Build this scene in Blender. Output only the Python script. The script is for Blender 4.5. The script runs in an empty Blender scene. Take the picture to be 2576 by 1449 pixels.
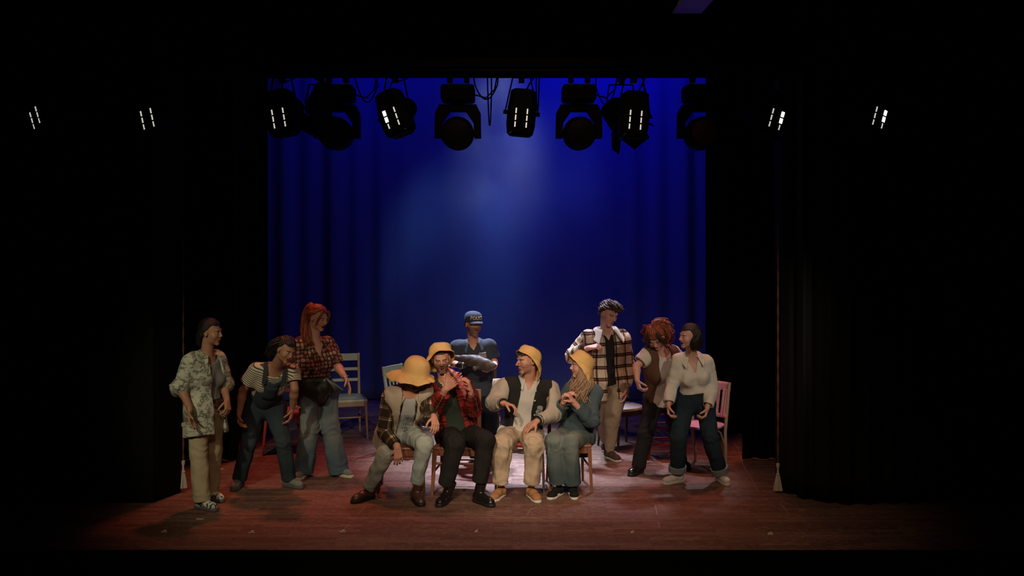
import bpy, bmesh, math, random
import numpy as np
from mathutils import Vector, Matrix

# ------------------------------------------------------------------ camera, world, lights, exposure
F, HC, HY, CX = 2500.0, 2.5, 575.0, 1288.0      # focal length in pixels, camera height above the stage, horizon row, centre column
scn = bpy.context.scene
COL = scn.collection

def W(px, py, d):
    """world point seen at pixel (px, py) of the 2576x1449 photograph at distance d from the camera plane"""
    return np.array([(px - CX) * d / F, d, HC - (py - HY) * d / F])

def floor_d(py):
    return HC * F / (py - HY)

cam_data = bpy.data.cameras.new('camera')
cam_data.sensor_width = 36.0
cam_data.lens = F / 2576.0 * 36.0
cam_data.shift_y = -(724.5 - HY) / 2576.0
cam_data.clip_end = 60.0
cam = bpy.data.objects.new('camera', cam_data)
cam.location = (0, 0, HC)
cam.rotation_euler = (math.pi / 2, 0, 0)
COL.objects.link(cam)
scn.camera = cam

world = bpy.data.worlds.new('world')
world.use_nodes = True
world.node_tree.nodes['Background'].inputs[0].default_value = (0.25, 0.3, 0.5, 1)
world.node_tree.nodes['Background'].inputs[1].default_value = 0.0
scn.world = world

scn.view_settings.view_transform = 'Standard'
scn.view_settings.look = 'None'
scn.view_settings.exposure = 0.0
scn.view_settings.gamma = 1.0
scn.view_settings.use_curve_mapping = False
scn.cycles.max_bounces = 5
scn.cycles.diffuse_bounces = 2
scn.cycles.glossy_bounces = 2
scn.cycles.transparent_max_bounces = 6
scn.cycles.volume_bounces = 0
scn.cycles.volume_step_rate = 2.0
scn.cycles.sample_clamp_indirect = 4.0

def spot(name, loc, target, watts, col, deg, blend=0.5, size=0.12, gobo=None):
    ld = bpy.data.lights.new(name, 'SPOT')
    ld.energy = watts
    ld.color = col
    ld.spot_size = math.radians(deg)
    ld.spot_blend = blend
    ld.shadow_soft_size = size
    o = bpy.data.objects.new(name, ld)
    o.location = loc
    o.rotation_euler = (Vector(target) - Vector(loc)).to_track_quat('-Z', 'Y').to_euler()
    COL.objects.link(o)
    if gobo:
        ld.use_nodes = True
        nt = ld.node_tree
        em = nt.nodes['Emission']
        tc = nt.nodes.new('ShaderNodeTexCoord')
        no = nt.nodes.new('ShaderNodeTexNoise')
        no.inputs['Scale'].default_value = gobo
        no.inputs['Detail'].default_value = 3
        no.inputs['Distortion'].default_value = 0.6
        rp = nt.nodes.new('ShaderNodeMapRange')
        rp.inputs[1].default_value = 0.35
        rp.inputs[2].default_value = 0.68
        rp.inputs[3].default_value = 0.15
        rp.inputs[4].default_value = 1.5
        nt.links.new(tc.outputs['Normal'], no.inputs['Vector'])
        nt.links.new(no.outputs['Fac'], rp.inputs[0])
        nt.links.new(rp.outputs[0], em.inputs['Strength'])
    return o

WARM = (1.0, 0.80, 0.60)
# front of house wash on the seated group, from above the audience
spot('key_light', (-1.6, 1.0, 5.2), (-0.10, 9.35, 0.75), 1350, WARM, 16.0, 0.7, 0.15)
spot('key_light', (1.8, 1.0, 5.2), (0.15, 9.35, 0.70), 1000, WARM, 16.0, 0.7, 0.15)
spot('wash_light', (-0.5, 0.6, 5.6), (0.0, 8.9, 0.0), 470, (1.0, 0.74, 0.50), 44.0, 1.0, 0.3)
spot('wash_light', (0.1, 6.2, 6.4), (0.1, 8.9, 0.0), 210, (1.0, 0.60, 0.32), 62.0, 1.0, 0.3)
spot('side_front_light', (3.8, 1.8, 5.0), (1.75, 9.8, 1.15), 720, (1.0, 0.85, 0.70), 15.0, 0.8, 0.15)
spot('side_front_light', (-3.8, 1.6, 5.0), (-2.5, 9.3, 0.72), 700, (1.0, 0.92, 0.62), 17.0, 0.9, 0.15)
spot('chair_fill_light', (2.4, 2.6, 5.8), (-1.95, 12.0, 0.55), 620, (0.86, 1.0, 0.86), 10.0, 0.7, 0.12)  # narrow spot added only to brighten the cream chair
# cool top and back light falling behind the chairs
spot('top_back_light', (-0.2, 12.9, 5.6), (-0.1, 11.1, 0.0), 3600, (0.66, 0.80, 1.0), 34.0, 0.9, 0.15)
spot('top_back_light', (-0.9, 11.9, 5.9), (-0.36, 10.60, 1.50), 4200, (0.66, 0.74, 1.0), 15.0, 0.6, 0.10)
spot('top_back_light', (0.2, 12.3, 5.9), (0.90, 10.8, 1.4), 1300, (0.78, 0.80, 1.0), 13.0, 0.6, 0.10)
spot('top_back_light', (2.3, 12.4, 5.4), (1.35, 10.4, 0.9), 520, (0.78, 0.78, 1.0), 26.0, 0.8, 0.15)
# red and magenta tops
spot('red_top_light', (-2.6, 11.0, 5.6), (-2.1, 9.9, 0.0), 420, (1.0, 0.20, 0.10), 44.0, 0.9, 0.2)
spot('red_top_light', (2.6, 11.0, 5.6), (2.15, 9.8, 0.0), 430, (1.0, 0.24, 0.08), 44.0, 0.9, 0.2)
spot('magenta_top_light', (0.2, 11.0, 5.8), (0.0, 9.7, 0.0), 260, (1.0, 0.36, 0.42), 46.0, 0.8, 0.2)
# saturated blue washing the top of the backdrop from the fly bar
for x, w in ((-2.4, 120), (-1.2, 110), (0.1, 120), (1.0, 260), (2.2, 190)):
    spot('blue_backdrop_light', (x, 13.45, 6.2), (x * 1.0, 14.4, 4.2), w * 1.0, (0.0, 0.002, 1.0), 84.0, 1.0, 0.2)
spot('blue_floor_light', (0.0, 11.8, 6.2), (0.0, 12.6, 0.0), 65, (0.02, 0.05, 1.0), 60.0, 0.8, 0.2)
# added pale spots, two of them noise-patterned, imitating haze glow on the drop
spot('haze_glow_spot', (-0.3, 11.2, 5.6), (-0.75, 14.35, 2.25), 620, (0.30, 0.62, 1.0), 30.0, 1.0, 0.25, gobo=2.6)
spot('haze_glow_spot', (0.9, 11.2, 5.6), (0.35, 14.35, 3.4), 330, (0.18, 0.24, 1.0), 34.0, 1.0, 0.25, gobo=3.4)
spot('haze_glow_spot', (0.2, 11.2, 5.9), (0.2, 14.35, 1.9), 22, (0.20, 0.34, 1.0), 48.0, 1.0, 0.25)
# ------------------------------------------------------------------ tags and object helpers
def tag(o, label=None, cat=None, group=None, kind=None):
    if label: o['label'] = label
    if cat: o['category'] = cat
    if group: o['group'] = group
    if kind: o['kind'] = kind
    return o

def empty(name, loc, rz=0.0, **kw):
    o = bpy.data.objects.new(name, None)
    o.empty_display_size = 0.1
    o.location = loc
    o.rotation_euler = (0, 0, rz)
    COL.objects.link(o)
    return tag(o, **kw)

def link(name, me, mat=None, parent=None):
    o = bpy.data.objects.new(name, me)
    if mat is not None:
        for m in (mat if isinstance(mat, (list, tuple)) else [mat]):
            me.materials.append(m)
    COL.objects.link(o)
    if parent is not None:
        o.parent = parent
    return o

class MB:
    """collects simple solids into one mesh"""
    def __init__(s):
        s.v, s.f = [], []
    def _add(s, vs, fs):
        n = len(s.v)
        s.v += [tuple(p) for p in vs]
        s.f += [tuple(i + n for i in f) for f in fs]
    def box(s, c, size, R=None):
        hx, hy, hz = size[0] / 2, size[1] / 2, size[2] / 2
        vs = [Vector((x * hx, y * hy, z * hz)) for x in (-1, 1) for y in (-1, 1) for z in (-1, 1)]
        if R is not None: vs = [R @ v for v in vs]
        s._add([v + Vector(c) for v in vs], [(0, 1, 3, 2), (4, 6, 7, 5), (0, 4, 5, 1), (2, 3, 7, 6), (0, 2, 6, 4), (1, 5, 7, 3)])
        return s
    def bar(s, a, b, w0, d0=None, w1=None, d1=None, side=(1, 0, 0)):
        a, b = Vector(a), Vector(b)
        d0 = d0 or w0; w1 = w1 or w0; d1 = d1 or d0
        z = (b - a).normalized(); x = Vector(side); x = x - z * x.dot(z)
        if x.length < 1e-4: x = Vector((0, 1, 0)) - z * z.y
        x.normalize(); y = z.cross(x)
        vs = []
        for p, w, d in ((a, w0, d0), (b, w1, d1)):
            for i, j in ((-1, -1), (1, -1), (1, 1), (-1, 1)):
                vs.append(p + x * (i * w / 2) + y * (j * d / 2))
        s._add(vs, [(3, 2, 1, 0), (4, 5, 6, 7), (0, 1, 5, 4), (1, 2, 6, 5), (2, 3, 7, 6), (3, 0, 4, 7)])
        return s
    def tube(s, pts, r, n=10, cap=True):
        pts = [Vector(p) for p in pts]
        rs = r if isinstance(r, (list, tuple)) else [r] * len(pts)
        vs, fs = [], []
        prev = None
        for i, p in enumerate(pts):
            t = (pts[min(i + 1, len(pts) - 1)] - pts[max(i - 1, 0)]).normalized()
            if prev is None:
                x = t.orthogonal().normalized()
            else:
                x = (prev - t * prev.dot(t)).normalized()
            prev = x
            y = t.cross(x)
            for k in range(n):
                a = 2 * math.pi * k / n
                vs.append(p + x * (math.cos(a) * rs[i]) + y * (math.sin(a) * rs[i]))
        for i in range(len(pts) - 1):
            for k in range(n):
                fs.append((i * n + k, i * n + (k + 1) % n, (i + 1) * n + (k + 1) % n, (i + 1) * n + k))
        if cap:
            fs.append(tuple(range(n - 1, -1, -1)))
            fs.append(tuple((len(pts) - 1) * n + k for k in range(n)))
        s._add(vs, fs)
        return s
    def lathe(s, prof, n=32, M=None, sy=1.0):
        vs, fs = [], []
        for (r, z) in prof:
            for k in range(n):
                a = 2 * math.pi * k / n
                v = Vector((r * math.cos(a), r * math.sin(a) * sy, z))
                vs.append(M @ v if M is not None else v)
        m = len(prof)
        for i in range(m - 1):
            for k in range(n):
                fs.append((i * n + k, i * n + (k + 1) % n, (i + 1) * n + (k + 1) % n, (i + 1) * n + k))
        fs.append(tuple(range(n - 1, -1, -1)))
        fs.append(tuple((m - 1) * n + k for k in range(n)))
        s._add(vs, fs)
        return s
    def grid(s, P):
        """P: list of rows of points"""
        nr, nc = len(P), len(P[0])
        vs = [p for row in P for p in row]
        s._add(vs, [(i * nc + j, i * nc + j + 1, (i + 1) * nc + j + 1, (i + 1) * nc + j) for i in range(nr - 1) for j in range(nc - 1)])
        return s
    def build(s, name, mat, parent=None, smooth=False, bevel=0.0, offset=None):
        me = bpy.data.meshes.new(name)
        vs = s.v
        if offset is not None:
            vs = [(v[0] - offset[0], v[1] - offset[1], v[2] - offset[2]) for v in vs]
        me.from_pydata(vs, [], s.f)
        me.update()
        if smooth:
            me.polygons.foreach_set('use_smooth', [True] * len(me.polygons))
            try: me.set_sharp_from_angle(angle=math.radians(40))
            except Exception: pass
        o = link(name, me, mat, parent)
        if bevel:
            b = o.modifiers.new('bevel', 'BEVEL'); b.width = bevel; b.segments = 2; b.limit_method = 'ANGLE'; b.angle_limit = math.radians(35)
        return o

# ------------------------------------------------------------------ materials
def _nt(name):
    m = bpy.data.materials.new(name)
    m.use_nodes = True
    nt = m.node_tree
    return m, nt, nt.nodes['Principled BSDF']

def N(nt, kind, **inp):
    n = nt.nodes.new(kind)
    for k, v in inp.items():
        key = k.replace('_', ' ')
        if key in n.inputs: n.inputs[key].default_value = v
        else: setattr(n, k, v)
    return n

def M_(nt, op, a, b=None):
    n = nt.nodes.new('ShaderNodeMath'); n.operation = op
    for i, q in enumerate((a, b)):
        if q is None: continue
        if isinstance(q, (int, float)): n.inputs[i].default_value = q
        else: nt.links.new(q, n.inputs[i])
    return n.outputs[0]

def mixc(nt, fac, a, b, mode='MIX'):
    n = nt.nodes.new('ShaderNodeMix'); n.data_type = 'RGBA'; n.blend_type = mode
    for sock, q in ((n.inputs[0], fac), (n.inputs[6], a), (n.inputs[7], b)):
        if isinstance(q, (int, float)): sock.default_value = q
        elif isinstance(q, tuple): sock.default_value = (q[0], q[1], q[2], 1)
        else: nt.links.new(q, sock)
    return n.outputs[2]

def ramp(nt, fac, stops, const=False):
    n = nt.nodes.new('ShaderNodeValToRGB')
    cr = n.color_ramp
    cr.interpolation = 'CONSTANT' if const else 'LINEAR'
    while len(cr.elements) < len(stops): cr.elements.new(0.5)
    for e, (p, c) in zip(cr.elements, stops):
        e.position = p; e.color = (c[0], c[1], c[2], 1)
    nt.links.new(fac, n.inputs[0])
    return n.outputs[0]

def noise(nt, vec, scale, detail=2.0, rough=0.5):
    n = nt.nodes.new('ShaderNodeTexNoise')
    n.inputs['Scale'].default_value = scale
    n.inputs['Detail'].default_value = detail
    n.inputs['Roughness'].default_value = rough
    if vec is not None: nt.links.new(vec, n.inputs['Vector'])
    return n.outputs['Fac']

def objco(nt):
    return nt.nodes.new('ShaderNodeTexCoord').outputs['Object']

def attr(nt, name='fab'):
    n = nt.nodes.new('ShaderNodeAttribute'); n.attribute_name = name
    return n

def bump(nt, b, h, strength=0.3, dist=0.004):
    n = nt.nodes.new('ShaderNodeBump')
    n.inputs['Strength'].default_value = strength
    n.inputs['Distance'].default_value = dist
    nt.links.new(h, n.inputs['Height'])
    nt.links.new(n.outputs[0], b.inputs['Normal'])

def flat(name, c, rough=0.6, metal=0.0, var=0.12, scale=18.0, spec=0.4, bmp=0.0):
    m, nt, b = _nt(name)
    co = objco(nt)
    f = noise(nt, co, scale, 3)
    col = mixc(nt, f, tuple(x * (1 - var) for x in c), tuple(min(1, x * (1 + var)) for x in c))
    nt.links.new(col, b.inputs['Base Color'])
    b.inputs['Roughness'].default_value = rough
    b.inputs['Metallic'].default_value = metal
    b.inputs['Specular IOR Level'].default_value = spec
    if bmp: bump(nt, b, noise(nt, co, scale * 6, 2), bmp)
    return m

def glow(name, c, s):
    m, nt, b = _nt(name)
    b.inputs['Base Color'].default_value = (0.8, 0.8, 0.8, 1)
    b.inputs['Emission Color'].default_value = (c[0], c[1], c[2], 1)
    b.inputs['Emission Strength'].default_value = s
    return m

def cloth(name, c, c2=None, rough=0.9, weave=900.0, var=0.15):
    """plain woven fabric"""
    m, nt, b = _nt(name)
    co = objco(nt)
    f = noise(nt, co, 9.0, 4, 0.6)
    c2 = c2 or tuple(x * (1 - 2 * var) for x in c)
    nt.links.new(mixc(nt, f, c2, c), b.inputs['Base Color'])
    b.inputs['Roughness'].default_value = rough
    b.inputs['Specular IOR Level'].default_value = 0.15
    bump(nt, b, noise(nt, co, 60.0, 4, 0.7), 0.35, 0.006)
    return m

def denim(name, c, fade, fade_amt=0.6):
    m, nt, b = _nt(name)
    co = objco(nt)
    f = noise(nt, co, 5.0, 3, 0.5)
    f2 = noise(nt, co, 220.0, 2, 0.5)
    a = attr(nt, 'wear')
    fac = M_(nt, 'MULTIPLY', a.outputs['Fac'], fade_amt)
    base = mixc(nt, f, tuple(x * 0.75 for x in c), tuple(x * 1.15 for x in c))
    col = mixc(nt, fac, base, fade)
    col = mixc(nt, M_(nt, 'MULTIPLY', f2, 0.25), col, tuple(min(1, x * 1.6) for x in c))
    nt.links.new(col, b.inputs['Base Color'])
    b.inputs['Roughness'].default_value = 0.92
    b.inputs['Specular IOR Level'].default_value = 0.12
    bump(nt, b, noise(nt, co, 90.0, 4, 0.6), 0.3, 0.005)
    return m

def plaid(name, base, stops_x, stops_y, period=0.12, py=None, rough=0.92):
    """stops: list of (position, colour) constant bands multiplied crosswise; the bands follow the cloth along each limb"""
    m, nt, b = _nt(name)
    a = attr(nt)
    sp = nt.nodes.new('ShaderNodeSeparateXYZ'); nt.links.new(a.outputs['Vector'], sp.inputs[0])
    fx = M_(nt, 'FRACT', M_(nt, 'ADD', M_(nt, 'DIVIDE', sp.outputs[0], period), 100.0))
    fy = M_(nt, 'FRACT', M_(nt, 'ADD', M_(nt, 'DIVIDE', sp.outputs[1], py or period), 100.0))
    cx = ramp(nt, fx, stops_x, True)
    cy = ramp(nt, fy, stops_y, True)
    col = mixc(nt, 1.0, cx, cy, 'MULTIPLY')
    col = mixc(nt, 1.0, col, base, 'MULTIPLY')
    nt.links.new(col, b.inputs['Base Color'])
    b.inputs['Roughness'].default_value = rough
    b.inputs['Specular IOR Level'].default_value = 0.12
    bump(nt, b, noise(nt, objco(nt), 110.0, 3, 0.6), 0.35, 0.006)
    return m

def stripes(name, c1, c2, period, duty=0.45):
    m, nt, b = _nt(name)
    a = attr(nt)
    sp = nt.nodes.new('ShaderNodeSeparateXYZ'); nt.links.new(a.outputs['Vector'], sp.inputs[0])
    fy = M_(nt, 'FRACT', M_(nt, 'ADD', M_(nt, 'DIVIDE', sp.outputs[1], period), 100.0))
    nt.links.new(ramp(nt, fy, [(0.0, c1), (1 - duty, c2)], True), b.inputs['Base Color'])
    b.inputs['Roughness'].default_value = 0.9
    return m

def medallions(name, base, ring, centre, scale=26.0):
    """scattered round flowers on a dark cloth"""
    m, nt, b = _nt(name)
    a = attr(nt)
    v = N(nt, 'ShaderNodeTexVoronoi'); v.inputs['Scale'].default_value = scale; v.inputs['Randomness'].default_value = 0.35
    nt.links.new(a.outputs['Vector'], v.inputs['Vector'])
    r = ramp(nt, v.outputs['Distance'], [(0.0, centre), (0.13, ring), (0.22, centre), (0.27, ring), (0.40, base)], True)
    sp = nt.nodes.new('ShaderNodeSeparateColor'); nt.links.new(v.outputs['Color'], sp.inputs[0])
    tint = ramp(nt, sp.outputs[0], [(0.0, (0.8, 0.38, 0.32)), (0.30, (1, 0.92, 0.72)), (0.60, (0.7, 0.48, 0.48)), (0.80, (0.35, 0.32, 0.32))], True)
    nt.links.new(mixc(nt, 1.0, r, tint, 'MULTIPLY'), b.inputs['Base Color'])
    b.inputs['Roughness'].default_value = 0.85
    return m

def patches(name, c0, c1, c2, scale=14.0):
    """irregular printed blotches"""
    m, nt, b = _nt(name)
    a = attr(nt)
    f = noise(nt, a.outputs['Vector'], scale, 2.0, 0.7)
    v = N(nt, 'ShaderNodeTexVoronoi'); v.inputs['Scale'].default_value = scale * 1.3; v.distance = 'CHEBYCHEV'
    nt.links.new(a.outputs['Vector'], v.inputs['Vector'])
    k = M_(nt, 'ADD', M_(nt, 'MULTIPLY', f, 0.7), M_(nt, 'MULTIPLY', v.outputs['Distance'], 0.45))
    nt.links.new(ramp(nt, k, [(0.0, c0), (0.50, c1), (0.57, c2), (0.66, c0), (0.72, c1)], True), b.inputs['Base Color'])
    b.inputs['Roughness'].default_value = 0.9
    bump(nt, b, noise(nt, objco(nt), 60.0, 3, 0.6), 0.3, 0.006)
    return m

def wood(name, c, c2, scale=(3, 30, 30), rough=0.45):
    m, nt, b = _nt(name)
    mp = nt.nodes.new('ShaderNodeMapping'); mp.inputs['Scale'].default_value = scale
    nt.links.new(objco(nt), mp.inputs[0])
    f = noise(nt, mp.outputs[0], 3.0, 5, 0.65)
    nt.links.new(mixc(nt, f, c2, c), b.inputs['Base Color'])
    b.inputs['Roughness'].default_value = rough
    bump(nt, b, f, 0.15, 0.002)
    return m

def leather(name, c, rough=0.3):
    m, nt, b = _nt(name)
    co = objco(nt)
    f = noise(nt, co, 30.0, 4)
    nt.links.new(mixc(nt, f, tuple(x * 0.6 for x in c), c), b.inputs['Base Color'])
    b.inputs['Roughness'].default_value = rough
    b.inputs['Specular IOR Level'].default_value = 0.6
    bump(nt, b, noise(nt, co, 120.0, 3), 0.2, 0.002)
    return m

def skinmat(name):
    m, nt, b = _nt(name)
    a = attr(nt, 'col')
    f = noise(nt, objco(nt), 28.0, 3)
    col = mixc(nt, M_(nt, 'MULTIPLY', f, 0.7), a.outputs['Color'], (1.0, 0.80, 0.75), 'MULTIPLY')
    nt.links.new(col, b.inputs['Base Color'])
    b.inputs['Roughness'].default_value = 0.5
    b.inputs['Specular IOR Level'].default_value = 0.35
    b.inputs['Subsurface Weight'].default_value = 0.0
    return m

def hairmat(name, c, c2, rough=0.42):
    m, nt, b = _nt(name)
    a = attr(nt)
    mp = nt.nodes.new('ShaderNodeMapping'); mp.inputs['Scale'].default_value = (160, 8, 160)
    nt.links.new(a.outputs['Vector'], mp.inputs[0])
    f = noise(nt, mp.outputs[0], 1.0, 4, 0.7)
    nt.links.new(mixc(nt, f, c, c2), b.inputs['Base Color'])
    b.inputs['Roughness'].default_value = rough
    b.inputs['Specular IOR Level'].default_value = 0.5
    bump(nt, b, f, 0.8, 0.006)
    return m

# ------------------------------------------------------------------ implicit surfaces: smooth unions meshed as one skin
def V3(*a): return np.array(a, np.float64)
def unit(v): return v / (np.linalg.norm(v) + 1e-9)
def Rot(yaw, pitch, roll):
    return np.array(Matrix.Rotation(math.radians(yaw), 3, 'Z') @ Matrix.Rotation(math.radians(pitch), 3, 'X') @ Matrix.Rotation(math.radians(roll), 3, 'Y'))

def rc(a, b, ra, rb, flat=1.0, n=None, capa=False, capb=False):
    """tapered capsule a->b; flat<1 squashes it along n; capa/capb cut that end square"""
    a = np.asarray(a, float); b = np.asarray(b, float)
    ba = b - a; L = np.linalg.norm(ba) + 1e-9; u = ba / L
    if n is not None: n = unit(n - u * np.dot(n, u))
    R = max(ra, rb)
    def fn(X, Y, Z):
        x, y, z = X - a[0], Y - a[1], Z - a[2]
        t = x * u[0] + y * u[1] + z * u[2]
        h = np.clip(t / L, 0, 1)
        x, y, z = x - h * ba[0], y - h * ba[1], z - h * ba[2]
        if n is not None and flat != 1.0:
            q = (x * n[0] + y * n[1] + z * n[2]) * (1 / flat - 1)
            x, y, z = x + n[0] * q, y + n[1] * q, z + n[2] * q
        d = np.sqrt(x * x + y * y + z * z) - (ra + (rb - ra) * h)
        if n is not None and flat < 0.8: d = d * (0.5 + 0.5 * flat)
        if capa: d = np.maximum(d, -t)
        if capb: d = np.maximum(d, t - L)
        return d
    return np.minimum(a, b) - R, np.maximum(a, b) + R, fn

def el(c, r, R=None):
    c = np.asarray(c, float); r = np.asarray(r, float)
    R = np.eye(3) if R is None else R
    m = float(r.max())
    def fn(X, Y, Z):
        x, y, z = X - c[0], Y - c[1], Z - c[2]
        p = [x * R[0, i] + y * R[1, i] + z * R[2, i] for i in range(3)]
        k0 = np.sqrt(sum((p[i] / r[i]) ** 2 for i in range(3)))
        k1 = np.sqrt(sum((p[i] / (r[i] ** 2)) ** 2 for i in range(3))) + 1e-6
        return k0 * (k0 - 1) / k1
    return c - m, c + m, fn

class Field:
    def __init__(s, lo, hi, h, fine=()):
        s.h = h; s.ax = []
        for i in range(3):
            x = lo[i]; L = [x]
            while x < hi[i]:
                st = h
                for fl, fh, hf in fine:
                    if fl[i] - h <= x <= fh[i]: st = min(st, hf)
                x += st; L.append(x)
            s.ax.append(np.array(L, np.float32))
        s.D = np.full([len(a) for a in s.ax], 0.5, np.float32)
    def _sl(s, lo, hi, pad):
        sl, cs = [], []
        for i in range(3):
            i0 = max(0, int(np.searchsorted(s.ax[i], lo[i] - pad)) - 1)
            i1 = min(len(s.ax[i]), int(np.searchsorted(s.ax[i], hi[i] + pad)) + 1)
            if i1 <= i0: return None, None
            sl.append(slice(i0, i1))
            sh = [1, 1, 1]; sh[i] = -1
            cs.append(s.ax[i][i0:i1].reshape(sh))
        return tuple(sl), cs
    def add(s, p, k=0.01):
        sl, c = s._sl(p[0], p[1], k + 2.5 * s.h)
        if sl is None: return s
        b = p[2](*c); a = s.D[sl]
        if k <= 0: s.D[sl] = np.minimum(a, b)
        else:
            h = np.clip(0.5 + 0.5 * (b - a) / k, 0, 1)
            s.D[sl] = b + (a - b) * h - k * h * (1 - h)
        return s
    def sub(s, p, k=0.004):
        sl, c = s._sl(p[0], p[1], k + 2.5 * s.h)
        if sl is None: return s
        b = -p[2](*c); a = s.D[sl]
        h = np.clip(0.5 - 0.5 * (b - a) / max(k, 1e-5), 0, 1)
        s.D[sl] = b + (a - b) * h + k * h * (1 - h)
        return s
    def cut(s, fn):
        X, Y, Z = (s.ax[0][:, None, None], s.ax[1][None, :, None], s.ax[2][None, None, :])
        s.D = np.maximum(s.D, -fn(X, Y, Z)).astype(np.float32)
        return s
    def mesh(s, smooth=1):
        D = s.D
        for i in range(3):                      # close the surface at the borders of the box
            sl = [slice(None)] * 3
            sl[i] = 0; D[tuple(sl)] = 0.5
            sl[i] = -1; D[tuple(sl)] = 0.5
        S = D < 0
        nx, ny, nz = D.shape
        cnt = np.zeros((nx - 1, ny - 1, nz - 1), np.int8)
        for i in (0, 1):
            for j in (0, 1):
                for k in (0, 1):
                    cnt += S[i:nx - 1 + i, j:ny - 1 + j, k:nz - 1 + k]
        I = np.argwhere((cnt > 0) & (cnt < 8))
        if not len(I): return np.zeros((0, 3)), np.zeros((0, 4), int)
        vid = np.full(cnt.shape, -1, np.int64)
        vid[I[:, 0], I[:, 1], I[:, 2]] = np.arange(len(I))
        acc = np.zeros((len(I), 3)); n = np.zeros(len(I))
        for ax in range(3):
            o = [0, 1, 2]; o.remove(ax)
            for p in (0, 1):
                for q in (0, 1):
                    c0 = np.zeros(3, int); c0[o[0]] = p; c0[o[1]] = q
                    c1 = c0.copy(); c1[ax] = 1
                    A, B = I + c0, I + c1
                    a = D[A[:, 0], A[:, 1], A[:, 2]]; b = D[B[:, 0], B[:, 1], B[:, 2]]
                    m = (a < 0) != (b < 0)
                    t = np.where(m, a / np.where(m, a - b, 1), 0)
                    pos = np.tile(c0.astype(float), (len(I), 1)); pos[:, ax] += t
                    acc[m] += pos[m]; n[m] += 1
        P = I + acc / n[:, None]
        V = np.stack([np.interp(P[:, i], np.arange(len(s.ax[i])), s.ax[i]) for i in range(3)], 1)
        quads = []
        for ax in range(3):
            a0 = [slice(None)] * 3; a1 = [slice(None)] * 3
            a0[ax] = slice(0, -1); a1[ax] = slice(1, None)
            s0, s1 = S[tuple(a0)], S[tuple(a1)]
            E = np.argwhere(s0 != s1)
            o = [(ax + 1) % 3, (ax + 2) % 3]
            E = E[(E[:, o[0]] > 0) & (E[:, o[1]] > 0)]
            lim = np.array(cnt.shape)
            E = E[(E < lim).all(1)]
            flip = s0[E[:, 0], E[:, 1], E[:, 2]]
            def at(p, q):
                K = E.copy(); K[:, o[0]] -= p; K[:, o[1]] -= q
                return vid[K[:, 0], K[:, 1], K[:, 2]]
            Q = np.stack([at(1, 1), at(0, 1), at(0, 0), at(1, 0)], 1)
            Q[~flip] = Q[~flip][:, ::-1]
            quads.append(Q)
        Q = np.concatenate(quads)
        Q = Q[(Q >= 0).all(1)]
        for _ in range(smooth): V = relax(V, Q, 0.5)
        return V, Q

def relax(V, Q, f=0.5):
    acc = np.zeros_like(V); n = np.zeros(len(V))
    for i in range(4):
        a, b = Q[:, i], Q[:, (i + 1) % 4]
        for c in range(3):
            acc[:, c] += np.bincount(a, V[b, c], len(V)) + np.bincount(b, V[a, c], len(V))
        n += np.bincount(a, minlength=len(V)) + np.bincount(b, minlength=len(V))
    return V * (1 - f) + f * acc / np.maximum(n, 1)[:, None]

def vnormals(V, Q):
    fn = np.cross(V[Q[:, 2]] - V[Q[:, 0]], V[Q[:, 3]] - V[Q[:, 1]])
    Nn = np.zeros_like(V)
    for i in range(4):
        for c in range(3): Nn[:, c] += np.bincount(Q[:, i], fn[:, c], len(V))
    return Nn / (np.linalg.norm(Nn, axis=1)[:, None] + 1e-12)

def wavy(P, freq, seed=0, n=6):
    r = np.random.RandomState(seed); out = np.zeros(len(P))
    for _ in range(n):
        k = r.normal(size=3); k = k / np.linalg.norm(k) * freq * r.uniform(0.6, 1.5)
        k2 = r.normal(size=3) * freq * 0.6
        out += np.sin(P @ k + 1.2 * np.sin(P @ k2 + r.uniform(0, 6.28)) + r.uniform(0, 6.28))
    return out / n ** 0.5

def to_object(name, V, Q, mat, parent=None, fab=None, col=None, wear=None):
    me = bpy.data.meshes.new(name)
    me.vertices.add(len(V)); me.vertices.foreach_set('co', V.astype(np.float32).ravel())
    me.loops.add(len(Q) * 4); me.loops.foreach_set('vertex_index', Q.astype(np.int32).ravel())
    me.polygons.add(len(Q)); me.polygons.foreach_set('loop_start', np.arange(0, len(Q) * 4, 4, dtype=np.int32))
    me.polygons.foreach_set('loop_total', np.full(len(Q), 4, np.int32))
    me.update(calc_edges=True)
    me.polygons.foreach_set('use_smooth', np.ones(len(Q), bool))
    if fab is not None:
        me.attributes.new('fab', 'FLOAT_VECTOR', 'POINT').data.foreach_set('vector', fab.astype(np.float32).ravel())
    if col is not None:
        c4 = np.concatenate([col, np.ones((len(col), 1))], 1)
        me.attributes.new('col', 'FLOAT_COLOR', 'POINT').data.foreach_set('color', c4.astype(np.float32).ravel())
    if wear is not None:
        me.attributes.new('wear', 'FLOAT', 'POINT').data.foreach_set('value', wear.astype(np.float32))
    me.update()
    return link(name, me, mat, parent)
# ------------------------------------------------------------------ people
SKIN = skinmat('skin')

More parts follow.
